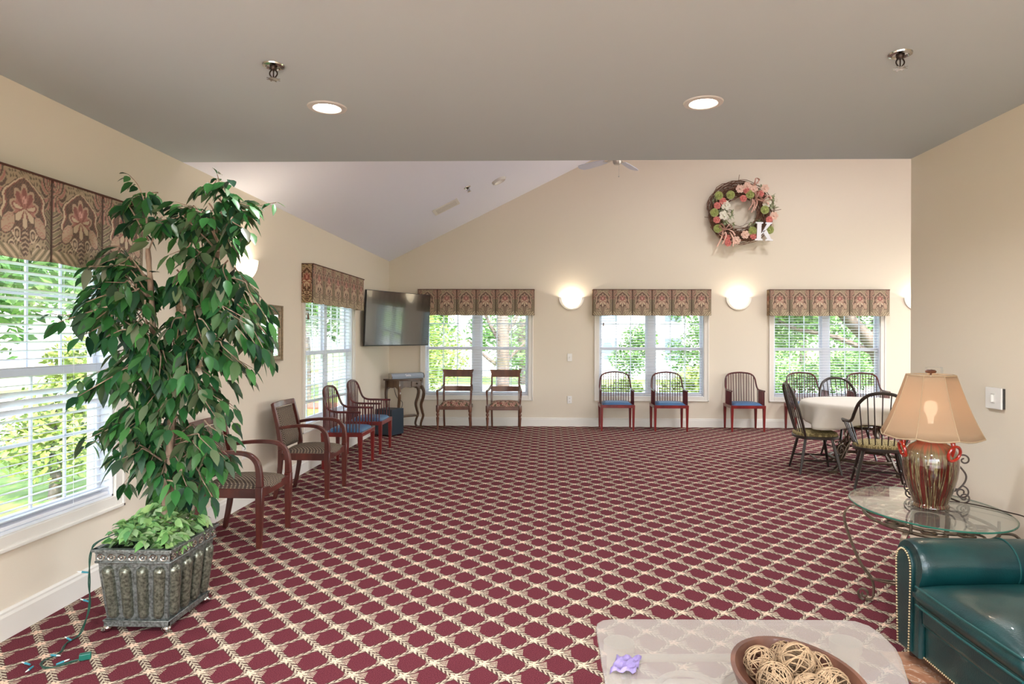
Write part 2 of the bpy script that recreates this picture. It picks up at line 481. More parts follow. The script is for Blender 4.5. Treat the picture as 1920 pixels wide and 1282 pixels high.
MT['bulb_lit'] = mat('lit_bulb', srgb(255,240,220), .4, emit=(1,.78,.55,1), estr=30)
MT['shade'] = shade_mat('lamp_shade_fabric', srgb(178,156,130), srgb(218,184,156), .34)
MT['vase'] = vase_mat()
MT['handle'] = mat('red_glaze', srgb(168,40,26), .1, coat=.6)
MT['leather'] = mat('green_leather', srgb(13,60,60), .3, c2=srgb(8,44,46), nscale=5, bump=.12, bscale=160, coat=.15)
MT['welt'] = mat('green_welt', srgb(22,74,72), .35)
MT['nail'] = mat('nailhead', srgb(196,176,140), .3, metal=.8)
MT['darkwood'] = wood_mat('dark_plinth_wood', srgb(58,34,26), srgb(40,24,18), .35)
MT['tglass'] = glass_mat('table_glass', (.93,.97,.95,1), 1.55, 0.02, haze=.03, hazecol=(.9,.9,.88,1), boost=.06)
MT['cglass'] = glass_mat('coffee_glass', (.93,.95,.94,1), 1.6, 0.03, haze=.32, hazecol=srgb(186,178,172), boost=.1)  # grey diffuse haze stands in for the reflected ceiling
MT['gedge'] = mat('green_glass_edge', srgb(40,96,80), .15)
MT['bowl'] = wood_mat('bowl_wood', srgb(106,68,52), srgb(66,40,32), .45, 9)
MT['rattan'] = mat('rattan', srgb(164,136,104), .8, noise=.35, nscale=40)
MT['twig'] = mat('twig', srgb(128,92,72), .9, noise=.4, nscale=40)
MT['acrylic'] = glass_mat('clear_acrylic', (.97,.98,.98,1), 1.5, .02, haze=.05)
MT['plate'] = mat('switch_plate', srgb(232,230,226), .4)
MT['slot'] = mat('dark_slot', srgb(50,48,46), .5)
MT['fan'] = mat('fan_white', srgb(206,212,232), .4)
MT['nickel'] = mat('brushed_nickel', srgb(190,186,178), .3, metal=.6)
MT['purple'] = mat('lavender_wrapper', srgb(136,120,170), .4, noise=.3, nscale=40)
MT['grass'] = mat('lawn', srgb(126,152,74), .95, c2=srgb(96,126,52), nscale=3)
MT['drive'] = mat('concrete_drive', srgb(186,184,180), .9, noise=.1, nscale=2)
MT['mulch'] = mat('mulch', srgb(150,98,84), .95, noise=.4, nscale=20)
MT['siding'] = siding_mat()
MT['roof'] = mat('grey_shingle', srgb(112,112,116), .9, noise=.3, nscale=14)
MT['darkpane'] = mat('dark_pane', srgb(96,106,118), .15)
MT['treeleaf'] = leaf_mat('tree_leaf', [srgb(60,96,48), srgb(88,130,66), srgb(120,158,84), srgb(74,112,62), srgb(146,176,110)], .5, .35)
MT['shrubleaf'] = leaf_mat('shrub_leaf', [srgb(110,136,60), srgb(150,168,84), srgb(178,190,110), srgb(128,150,72)], .5, .3)
MT['treebark'] = mat('tree_bark', srgb(112,98,90), .95, c2=srgb(78,66,60), nscale=9, stretch=(1,1,.25), bump=.8, bscale=20)

# ------------------------------------------------------------------ setting
XL, YF, ZC, YH, XR = -2.54, 10.35, 2.63, 4.30, 2.45      # left wall, far wall, flat ceiling, bulkhead, near right wall
SL = .498; XRIDGE = 3.4; XRR = 2*XRIDGE-XL               # vault slope, ridge, far right edge, left open for sky light
ZRIDGE = ZC+SL*(XRIDGE-XL)
YB = -2.6                                                # open back behind the camera, no wall so sky light enters
WT = .16
def S(name, mb, m, **k):
    o = mb.build(name, m, None, **k); o['kind'] = 'structure'; return o
WZ0, WZ1 = .485, 2.065                                   # window opening heights
OW = .83                                                 # half opening width
WIN_L = [2.90, 7.54, -.9]                                # window centres along the left wall (last one, behind the camera, added for daylight)
WIN_F = [-1.13, 1.655, 4.41, 7.4]

def wall_with_holes(mb, a0, a1, z1, holes, put):
    cur = a0
    for c in sorted(holes):
        put(mb, cur, c-OW, 0, z1); put(mb, c-OW, c+OW, 0, WZ0); put(mb, c-OW, c+OW, WZ1, z1); cur = c+OW
    put(mb, cur, a1, 0, z1)
mb = MB(); mb.box(XL-WT, XRR+WT, YB-WT, YF+WT, -.12, 0)
fl = S('floor', mb, MT['carpet'], smooth=False)
tag(fl, 'burgundy carpet with a cream garland lattice', 'carpet')
mb = MB(); mb.box(1.5, XR-.001, 1.0, 2.97, .0, .006); mb.box(XL+.02, XR-.001, YB+.01, 1.0, .0, .006)  # rear patch is unseen, added to bounce light up to the ceiling
tag(S('floor_tile', mb, MT['tile'], smooth=False), 'brown stone tile beneath the green leather armchair', 'tile floor')
mb = MB(); wall_with_holes(mb, YB, YF, ZC, WIN_L, lambda m, a, b, z0, z1: m.box(XL-WT, XL, a, b, z0, z1))
tag(S('wall_left', mb, MT['wall'], smooth=False), 'cream wall with two blind-covered windows on the left', 'wall')
mb = MB(); wall_with_holes(mb, XL-WT, XRR+WT, ZC, WIN_F, lambda m, a, b, z0, z1: m.box(a, b, YF, YF+WT, z0, z1))
gab = [(XL-WT, ZC), (XRR+WT, ZC), (XRR, ZC+.02), (XRIDGE, ZRIDGE+.02), (XL, ZC+.02)]
def gable(mb, y0, y1):
    n = len(gab)
    vs = [(x, y0, z) for x, z in gab]+[(x, y1, z) for x, z in gab]
    mb.add(vs, [tuple(range(n)), tuple(range(n, 2*n))[::-1]]+[(i, (i+1) % n, n+(i+1) % n, n+i) for i in range(n)])
gable(mb, YF, YF+WT)
tag(S('wall_far', mb, MT['wall'], smooth=False), 'beige gable wall at the far end with three windows', 'wall')
mb = MB(); mb.box(XR, XRR+WT, YH, YH+.14, 0, ZC); gab = [(x, z+.004 if z == ZC else z) for x, z in gab]; gable(mb, YH, YH+.14)
tag(S('wall_bulkhead', mb, MT['wall'], smooth=False), 'bulkhead wall above the opening into the vaulted room', 'wall')
mb = MB(); mb.box(XR, XR+.14, YB-WT, YH, 0, ZC)
tag(S('wall_right', mb, MT['wall'], smooth=False), 'cream wall on the right beside the lamp table', 'wall')
DL = [(-1.165, 3.39), (.80, 3.36), (-1.165, .9), (.80, .9), (-1.165, -1.4), (.80, -1.4)]  # those behind the camera are unseen, added as fill
def ceiling_with_wells(x0, x1, y0, y1, z, wells, r=.069, h=.1):
    mb = MB(); n = 32
    xs = sorted({x0, x1} | {w[0]-h for w in wells} | {w[0]+h for w in wells}); ys = sorted({y0, y1} | {w[1]-h for w in wells} | {w[1]+h for w in wells})
    for i in range(len(xs)-1):
        for j in range(len(ys)-1):
            cx, cy = (xs[i]+xs[i+1])/2, (ys[j]+ys[j+1])/2
            if any(abs(cx-w[0]) < h and abs(cy-w[1]) < h for w in wells): continue
            mb.add([(xs[i], ys[j], z), (xs[i], ys[j+1], z), (xs[i+1], ys[j+1], z), (xs[i+1], ys[j], z)], [(0,1,2,3)])
    for wx, wy in wells:
        vs = []
        for k in range(n):
            a = 2*PI*k/n; c, s_ = math.cos(a), math.sin(a); q = h/max(abs(c), abs(s_))
            vs += [(wx+q*c, wy+q*s_, z), (wx+r*c, wy+r*s_, z), (wx+r*c, wy+r*s_, z+.07)]
        fs = []
        for k in range(n):
            p = (k+1) % n; fs += [(k*3, k*3+1, p*3+1, p*3), (k*3+1, k*3+2, p*3+2, p*3+1)]
        mb.add(vs, fs)
    mb.box(x0, x1, y0, y1, z+.07, z+.14)
    return mb
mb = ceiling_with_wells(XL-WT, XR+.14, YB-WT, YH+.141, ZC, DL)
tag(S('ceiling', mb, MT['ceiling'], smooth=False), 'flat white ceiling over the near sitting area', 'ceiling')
mb = MB()
for sx, nx in ((XL-.3, XRIDGE), (XRIDGE, XRR+.3)):
    f = lambda x: ZC+SL*(x-XL) if x <= XRIDGE else ZC+SL*(XRR-x)
    za, zb = f(sx), f(nx)
    vs = [(sx, YH+.14, za), (nx, YH+.14, zb), (nx, YF+.02, zb), (sx, YF+.02, za)]
    vs += [(x, y, z+.14) for x, y, z in vs]
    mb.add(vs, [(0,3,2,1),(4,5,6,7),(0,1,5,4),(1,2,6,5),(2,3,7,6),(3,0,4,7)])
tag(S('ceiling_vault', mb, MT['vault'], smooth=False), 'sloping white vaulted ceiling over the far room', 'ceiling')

def baseboard(name, x0, y0, x1, y1, nrm, label):
    d = (V((x1, y1, 0))-V((x0, y0, 0))); L = d.length; d.normalize(); n = V((nrm[0], nrm[1], 0))
    prof = [(0,0),(.016,0),(.016,.105),(.011,.118),(.011,.128),(.004,.138),(0,.138)]
    mb = MB(); k = len(prof); vs = []
    for p in (V((x0, y0, 0)), V((x1, y1, 0))):
        vs += [p+n*a+V((0,0,b)) for a, b in prof]
    mb.add(vs, [(i, (i+1) % k, k+(i+1) % k, k+i) for i in range(k)]+[tuple(range(k)), tuple(range(k, 2*k))])
    tag(S(name, mb, MT['white'], smooth=False), label, 'baseboard')
baseboard('baseboard_left', XL, YB, XL, YF, (1,0), 'white baseboard along the left wall')
baseboard('baseboard_far', XL+.016, YF, XRR, YF, (0,-1), 'white baseboard along the far wall')
baseboard('baseboard_right', XR, YB, XR, YH, (-1,0), 'white baseboard along the right wall')

# windows -----------------------------------------------------------------
def window_parts(r):
    """local frame: x along the wall, y outward, z up; opening 2*OW wide"""
    mb = MB(); o, w = OW, .075
    for x0, x1, z0, z1 in ((-o-w, -o, WZ0-w, WZ1+w), (o, o+w, WZ0-w, WZ1+w), (-o, o, WZ1, WZ1+w), (-o, o, WZ0-w, WZ0)):
        mb.box(x0, x1, -.016, 0, z0, z1)
    for x0, x1, z0, z1 in ((-o-w, -o-w+.018, WZ0-w, WZ1+w), (o+w-.018, o+w, WZ0-w, WZ1+w), (-o-w, o+w, WZ0-w, WZ0-w+.018)):
        mb.box(x0, x1, -.024, -.012, z0, z1)
    mb.build('casing', MT['white'], r, smooth=False, bevel=.003)
    mb = MB()
    t = .014
    mb.box(-o, -o+t, 0, .12, WZ0, WZ1); mb.box(o-t, o, 0, .12, WZ0, WZ1); mb.box(-o, o, 0, .12, WZ1-t, WZ1); mb.box(-o, o, 0, .12, WZ0, WZ0+t)
    mb.box(-.05, .05, .062, .125, WZ0, WZ1)
    mb.build('jamb', MT['vinyl'], r, smooth=False, bevel=.002)
    zm = 1.235
    for sx in (-1, 1):
        xa, xb = (-o+t, -.05) if sx < 0 else (.05, o-t)
        for nm, z0, z1, y in (('upper_sash', zm-.02, WZ1-t, .105), ('lower_sash', WZ0+t, zm+.025, .08)):
            mb = MB(); f = .036
            mb.box(xa, xa+f, y-.014, y+.014, z0, z1); mb.box(xb-f, xb, y-.014, y+.014, z0, z1)
            mb.box(xa+f, xb-f, y-.014, y+.014, z0, z0+.045); mb.box(xa+f, xb-f, y-.014, y+.014, z1-.045, z1)
            sash = mb.build(nm, MT['vinyl'], r, smooth=False, bevel=.002)
            mb = MB(); g = .007
            for i in (1, 2):
                xm = xa+f+(xb-xa-2*f)*i/3; mb.box(xm-g, xm+g, y-.005, y+.005, z0+.045, z1-.045)
            zz = (z0+z1)/2; mb.box(xa+f, xb-f, y-.005, y+.005, zz-g, zz+g)
            mb.build('muntin', MT['vinyl'], sash, smooth=False)
            mb = MB(); mb.box(xa+f, xb-f, y-.002, y+.002, z0+.045, z1-.045)
            mb.build('glass_pane', MT['glass'], sash, smooth=False)
    return r
w1 = window_parts(struct('window_1', 'white double hung window nearest on the left wall behind the ficus', 'window', (XL, WIN_L[0], 0), PI/2))
wl = [('window_2', (XL, WIN_L[1], 0), PI/2, 'white double hung window on the left wall beside the television'),
      ('window_3', (WIN_F[0], YF, 0), 0, 'white window on the far wall behind two wooden armchairs with floral seats'),
      ('window_4', (WIN_F[1], YF, 0), 0, 'white window on the far wall between the two lit sconces'),
      ('window_5', (WIN_F[2], YF, 0), 0, 'white window on the far wall behind the dining table'),
      ('window_6', (XL, WIN_L[2], 0), PI/2, 'unseen white window added for daylight on the left wall behind the viewer'),
      ('window_7', (WIN_F[3], YF, 0), 0, 'white window at the far right end of the far wall')]
for n, loc, rz, lab in wl:
    d = dup(w1, loc, rz, lab); d.name = n

# blinds ------------------------------------------------------------------
def blind(loc, rz, label, zb, tilt, odd=(), tassel=None, sag=0):
    r = thing('window_blind', label, 'window blind', loc, rz, 'white slatted window blinds')
    hw = OW-.024; yc = .036
    mb = MB(); mb.box(-hw, hw, yc-.026, yc+.022, 2.0, 2.045); mb.build('headrail', MT['blind'], r, smooth=False, bevel=.003)
    mb = MB(); z = 1.985; i = 0
    while z > zb+.03:
        a = odd.get(i, tilt) if odd else tilt
        s = sag*(max(0, (zb+.35-z))/.35)
        ca, sa = math.cos(a), math.sin(a)
        pts = []
        for t in (-1, -.5, 0, .5, 1):
            pts.append((t*.0245, .0022*(1-t*t)))
        vs = []
        for x in (-hw, hw):
            dz = s if x < 0 else -s*.2
            for u, h in pts: vs.append((x, yc+u*ca-h*sa, z+u*sa+h*ca+dz))
            for u, h in pts[::-1]: vs.append((x, yc+u*ca-(h-.0026)*sa, z+u*sa+(h-.0026)*ca+dz))
        k = 10
        mb.add(vs, [(q, (q+1) % k, k+(q+1) % k, k+q) for q in range(k)]+[tuple(range(k)), tuple(range(k, 2*k))])
        z -= .0425; i += 1
    mb.build('slats', MT['blind'], r, angle=60)
    s = sag
    mb = MB(); mb.add([(-hw, yc-.024, zb+s), (hw, yc-.024, zb-s*.2), (hw, yc+.024, zb-s*.2), (-hw, yc+.024, zb+s),
                       (-hw, yc-.024, zb+s+.018), (hw, yc-.024, zb-s*.2+.018), (hw, yc+.024, zb-s*.2+.018), (-hw, yc+.024, zb+s+.018)],
                      [(0,3,2,1),(4,5,6,7),(0,1,5,4),(1,2,6,5),(2,3,7,6),(3,0,4,7)])
    mb.build('bottom_rail', MT['blind'], r, smooth=False, bevel=.004)
    for x in (-.52, .52):
        mb = MB()
        for yy in (yc-.0275, yc+.0275): mb.tube([(x, yy, 2.0), (x, yy, zb+.01)], .0012, 4)
        mb.build('ladder_cord', MT['blind'], r)
    if tassel:
        mb = MB(); mb.tube([(tassel, yc-.036, 2.0), (tassel, yc-.036, 1.66)], .0014, 5)
        mb.lathe([(.003,0),(.009,-.012),(.012,-.05),(.006,-.06)], 10, T(tassel, yc-.036, 1.66))
        mb.build('cord_tassel', MT['walnut'], r)
    return r
od = {20: R(-38), 21: R(-46), 22: R(-40), 23: R(-22)}
blind((XL, WIN_L[0], 0), PI/2, 'white slatted blind in the near left window behind the ficus leaves', .50, R(-9), od)
blind((XL, WIN_L[1], 0), PI/2, 'white blind hanging crooked in the left wall window beside the television', .68, R(-4), None, -.72, .03)
blind((WIN_F[0], YF, 0), 0, 'white blind in the far window behind the floral seat armchairs', .505, R(3))
blind((WIN_F[1], YF, 0), 0, 'white blind in the far window between the two lit sconces', .505, R(3), None, -.76)
blind((WIN_F[2], YF, 0), 0, 'white blind in the far window behind the dining table', .505, R(3))

# valances ----------------------------------------------------------------
def damask(u, v):
    """colour at u -1..1 across one pleat, v 0..1 up"""
    dark, mar, tan, khaki, cream, rose, green = (84,66,54), (128,76,66), (176,148,120), (162,140,110), (198,174,142), (164,108,94), (112,102,76)
    au = abs(u)
    h = math.sin(u*31+6*math.sin(v*13))*math.sin(v*37+5*math.sin(u*9))
    c = khaki if h > -.25 else (green if h > -.6 else dark)
    # feathery sprays in the upper corners and dark fronds at the sides
    d = math.hypot(au-.86, v-.84)
    if d < .30:
        k = math.sin(math.atan2(v-.84, au-.86)*9+d*26)
        c = rose if k > .45 else (dark if k < -.35 else khaki)
    if au > .72 and .1 < v < .62:
        k = math.sin(v*70+au*24); c = green if k > .1 else (dark if k < -.6 else khaki)
    # ogee medallion outline, lobed
    def half(vv):
        s = (vv-.16)/.76
        return 0 if s <= 0 or s >= 1 else .70*math.sin(PI*s)**.6*(1+.09*math.cos(s*17))
    w = half(v); e = au-w
    if w > 0:
        if e < -.09: c = dark if math.sin(v*150)*math.sin(u*88) < .25 else (118,84,68)
        elif e < -.05: c = mar
        elif e < .012: c = cream
        elif e < .05: c = dark
    # paisleys either side
    q = math.hypot((au-.50)*1.3+(v-.40)*.9, (v-.38)*2.0)
    if q < .24: c = tan if (q*30) % 1 > .32 else rose
    elif q < .27: c = dark
    # feathered plume
    a = math.atan2(u*.62, v-.52); r = math.hypot(u*.62, v-.52)
    rr = .33*(.72+.28*abs(math.cos(a*5)))*(1-.25*abs(a)/PI)
    if abs(a) < 1.7 and r < rr:
        c = mar if math.cos(a*10) > -.2 else rose
        if r > rr*.86: c = tan
    if math.hypot(u*.6, v-.66) < .045 and math.sin(u*60)*math.sin(v*80) > -.3: c = (206,150,134)
    # drooping lotus
    a2 = math.atan2(u*.60, .56-v); r2 = math.hypot(u*.60, v-.56)
    pr = .22*(.45+.55*abs(math.cos(a2*3.5)))
    if abs(a2) < 1.8 and r2 < pr: c = cream if abs(math.cos(a2*3.5)) > .55 else mar
    # stem, scrolls
    if .04 < v < .34 and au < .05+.07*abs(math.sin((v-.04)*10.5)): c = dark if math.sin(v*120+au*30) > -.3 else tan
    for cx, cy, rad in ((.25, .27, .11), (.42, .13, .10)):
        d = math.hypot(au-cx, (v-cy)*1.4)
        if d < rad: c = cream if d > rad*.72 else (dark if d > rad*.4 else tan)
    if v < .14 and au > .2:
        k = math.sin(v*60-au*26); c = green if k > .35 else (cream if k < -.7 else khaki)
    return c
def valance_mesh(W, NP):
    mb = MB(); cols = []
    Z0, Z1, D = 1.77, 2.17, .125
    nx, nz = 72, 88
    k = [srgb(*[0]*3)]
    for p in range(NP):
        x0 = -W+2*W*p/NP; pw = 2*W/NP
        base = len(mb.v); vs = []
        for j in range(nz+1):
            v = j/nz
            for i in range(nx+1):
                u = i/nx
                e = min(u, 1-u)
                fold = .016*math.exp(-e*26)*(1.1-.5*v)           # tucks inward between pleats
                belly = .010*math.sin(PI*u)*(1-v)
                zb = -.010*math.sin(PI*u)*(1-v)**3
                vs.append((x0+pw*u, -D+fold-belly, Z0+(Z1-Z0)*v+zb))
                c = damask(u*2-1, v)
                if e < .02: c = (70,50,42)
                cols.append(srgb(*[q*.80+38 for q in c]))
        mb.add(vs, [(j*(nx+1)+i, j*(nx+1)+i+1, (j+1)*(nx+1)+i+1, (j+1)*(nx+1)+i) for j in range(nz) for i in range(nx)])
    for s in (-1, 1):
        vs = []
        for j in range(nz+1):
            for i in range(13):
                y = -D+.016+(D-.017)*i/12
                vs.append((s*W, y, Z0+(Z1-Z0)*j/nz)); cols.append(srgb(*damask(i/12*.9-.45, j/nz)))
        mb.add(vs, [(j*13+i, j*13+i+1, (j+1)*13+i+1, (j+1)*13+i) for j in range(nz) for i in range(12)])
    return mb, cols
def valance(W, NP, loc, rz, label, top=0):
    va = thing('valance', label, 'valance', loc, rz, 'pleated damask window valances')
    vm, vcols = valance_mesh(W, NP)
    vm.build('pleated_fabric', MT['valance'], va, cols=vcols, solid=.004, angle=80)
    mb = MB(); mb.box(-W, W, -.122, -.003, 2.155, 2.172); mb.build('top_board', MT['piping'], va, smooth=False)
    mb = MB(); mb.tube([(-W, -.002, 2.172), (-W, -.126, 2.172), (W, -.126, 2.172), (W, -.002, 2.172)], .006, 6); mb.build('piping', MT['piping'], va)
    return va
valance(.90, 5, (XL, 2.92, .01), PI/2, 'damask valance over the near left window partly hidden by ficus leaves')
va = valance(.925, 6, (XL, WIN_L[1]+.015, 0), PI/2, 'damask valance on the left wall next to the television')
dup(va, (WIN_F[0], YF, 0), 0, 'damask valance on the far wall partly hidden by the television')
dup(va, (WIN_F[1]-.012, YF, 0), 0, 'damask valance on the far wall between two lit sconces')
dup(va, (WIN_F[2]-.012, YF, 0), 0, 'damask valance on the far wall above the dining table window')

# ------------------------------------------------------------------ chairs
def upholstered_chair(loc, rz, label):
    t = thing('upholstered_armchair', label, 'armchair', loc, rz, 'upholstered armchairs with dotted fabric')
    hw = .245
    # legs
    for s in (-1, 1):
        x = s*(hw-.005)
        arm = smooth_path([(s*(hw-.01), .205, .615), (x, .10, .632), (x, -.05, .640), (x, -.15, .625), (x, -.205, .575), (x, -.222, .50), (x, -.225, .41)], 6)
        n = len(arm)
        mb = MB(); mb.strip(arm, [.036-.004*math.sin(PI*i/(n-1)) for i in range(n)], [.026+.022*(i/(n-1))**2 for i in range(n)], (1,0,0))
        mb.build('arm', MT['cherry'], t, bevel=.005)
        mb = MB(); mb.strip([(x, -.225, .412), (x, -.225, .3), (x, -.222, 0)], [.038, .038, .028], [.05, .048, .034], (1,0,0)); mb.build('leg', MT['cherry'], t, bevel=.004)
        rear = smooth_path([(s*(hw-.02), .245, 0), (s*(hw-.02), .205, .22), (s*(hw-.02), .195, .42), (s*(hw-.02), .215, .6), (s*(hw-.02), .268, .83)], 5)
        mb = MB(); mb.strip(rear[:11], .03, [.03+.014*i/10 for i in range(11)], (1,0,0)); mb.build('leg', MT['cherry'], t, bevel=.004)
        mb = MB(); mb.strip(rear[10:], .03, [.044-.016*i/10 for i in range(11)], (1,0,0)); mb.build('back_post', MT['cherry'], t, bevel=.004)
    mb = MB(); mb.box(-hw+.01, hw-.01, -.232, -.205, .335, .395); mb.box(-hw+.005, -hw+.03, -.205, .19, .335, .395); mb.box(hw-.03, hw-.005, -.205, .19, .335, .395); mb.box(-hw+.03, hw-.03, .175, .2, .335, .395)
    mb.build('seat_rail', MT['cherry'], t, smooth=False, bevel=.003)
    mb = MB(); mb.strip(smooth_path([(-hw+.02, .262, .81), (0, .275, .813), (hw-.02, .262, .81)], 6), .05, .024, (0,.2,1)); mb.build('top_rail', MT['cherry'], t, bevel=.004)
    # seat cushion
    mb = MB(); N = 16
    def cush(a, b, top):
        x = (a*2-1); y = (b*2-1)
        e = max(abs(x), abs(y)); h = (1-abs(x)**6)*(1-abs(y)**6)
        return (x*.217, y*.205-.018-.012*math.cos(x*PI/2)*(1 if y < 0 else 0)*abs(y), (.392+.022*h**.4+.036*(1-x*x)*(1-y*y*.7)) if top else .375)
    mb.grid(N, N, lambda a, b: cush(a, b, True)); mb.grid(N, N, lambda a, b: cush(a, b, False))
    o = len(mb.v)//2
    ring = [i for i in range(N+1)]+[N+(N+1)*j for j in range(1, N+1)]+[(N+1)*N+i for i in range(N-1, -1, -1)]+[(N+1)*j for j in range(N-1, 0, -1)]
    mb.f += [(ring[i], ring[(i+1) % len(ring)], o+ring[(i+1) % len(ring)], o+ring[i]) for i in range(len(ring))]
    mb.build('seat', MT['dots'], t, angle=75)
    # back cushion
    mb = MB()
    def back(a, b, front):
        x = a*2-1; z = .43+.35*b
        yc = .205+.19*max(0, b-.25)*.35+.016*b
        bul = (1-x**6)*(1-(b*2-1)**6)
        return (x*.196, yc-(.028*bul+.006 if front else -.02*bul), z)
    mb.grid(10, 12, lambda a, b: back(a, b, True)); mb.grid(10, 12, lambda a, b: back(a, b, False))
    o = len(mb.v)//2; N, K = 10, 12
    ring = [i for i in range(N+1)]+[N+(N+1)*j for j in range(1, K+1)]+[(N+1)*K+i for i in range(N-1, -1, -1)]+[(N+1)*j for j in range(K-1, 0, -1)]
    mb.f += [(ring[i], ring[(i+1) % len(ring)], o+ring[(i+1) % len(ring)], o+ring[i]) for i in range(len(ring))]
    mb.build('backrest', MT['dots'], t, angle=75)
    return t
uc = upholstered_chair((-2.145, 4.525, 0), PI/2, 'dotted fabric armchair beside the ficus planter, its back half hidden by leaves')
dup(uc, (-2.145, 5.86, 0), PI/2, 'dotted fabric armchair standing between the ficus chair and the red spindle armchairs')

def spindle_chair(loc, rz, label):
    t = thing('spindle_armchair', label, 'armchair', loc, rz, 'red spindle armchairs with blue seats')
    hw = .245
    half = [(hw, -.215, .612), (hw, -.05, .614), (hw, .075, .618), (hw-.002, .135, .645), (hw-.008, .165, .70), (hw-.018, .188, .775), (hw-.05, .205, .832), (hw-.12, .216, .862), (0, .222, .875)]
    rp = smooth_path(half, 6)
    full = rp+[V((-p.x, p.y, p.z)) for p in rp[-2::-1]]
    mb = MB(); mb.tube(full, .0125, 8); mb.build('bent_rail', MT['rail'], t)
    # seat frame and cushion
    mb = MB(); mb.box(-.262, .262, -.235, .21, .352, .396); mb.build('seat_frame', MT['red'], t, smooth=False, bevel=.003)
    mb = MB()
    N = 14
    mb.grid(N, N, lambda a, b: ((a*2-1)*.222, (b*2-1)*.19-.028, .398+.034*((1-abs(a*2-1)**8)*(1-abs(b*2-1)**8))**.5+.008*(1-(a*2-1)**2)*(1-(b*2-1)**2)))
    mb.build('cushion', MT['blue'], t, angle=75)
    for sx in (-1, 1):
        for y in (-.212, .188):
            mb = MB(); mb.box(sx*.24-.021, sx*.24+.021, y-.021, y+.021, 0, .354, taper=.62); mb.build('leg', MT['red'], t, smooth=False, bevel=.003)
    def rod(p, q):
        mb = MB(); mb.tube([p, q], .0058, 6); mb.build('spindle', MT['rail'], t)
    # side spindles below the arms
    for sx in (-1, 1):
        for i in range(9):
            y = -.2+i*.034
            rod((sx*.247, y, .394), (sx*hw, y, .61))
        rod((sx*.247, .115, .394), (sx*hw, .125, .632))
    # back spindles fan up into the hoop
    for i in range(12):
        k = (i-5.5)/5.5
        xt = k*(hw-.035)
        best = min(full, key=lambda p: abs(p.x-xt)+(0 if p.y > .14 else 9))
        rod((k*.215, .195, .394), (best.x, best.y, best.z))
    return t
sc = spindle_chair((-2.20, 7.10, 0), PI/2, 'red spindle armchair on the left wall, nearer of the two under the window')
for loc, rz, lab in [((-2.225, 8.02, 0), PI/2, 'red spindle armchair on the left wall, next to the dark speaker box'),
                     ((1.07, 10.075, 0), 0, 'red spindle armchair under the left half of the middle far window'),
                     ((1.876, 10.06, 0), 0, 'red spindle armchair under the right half of the middle far window'),
                     ((3.035, 10.085, 0), 0, 'red spindle armchair standing alone against bare wall between two far windows'),
                     ((3.99, 10.1, 0), 0, 'red spindle armchair behind the left side of the dining table'),
                     ((4.90, 10.07, 0), R(-6), 'red spindle armchair in the far window nearest the lamp shade')]:
    dup(sc, loc, rz, lab)

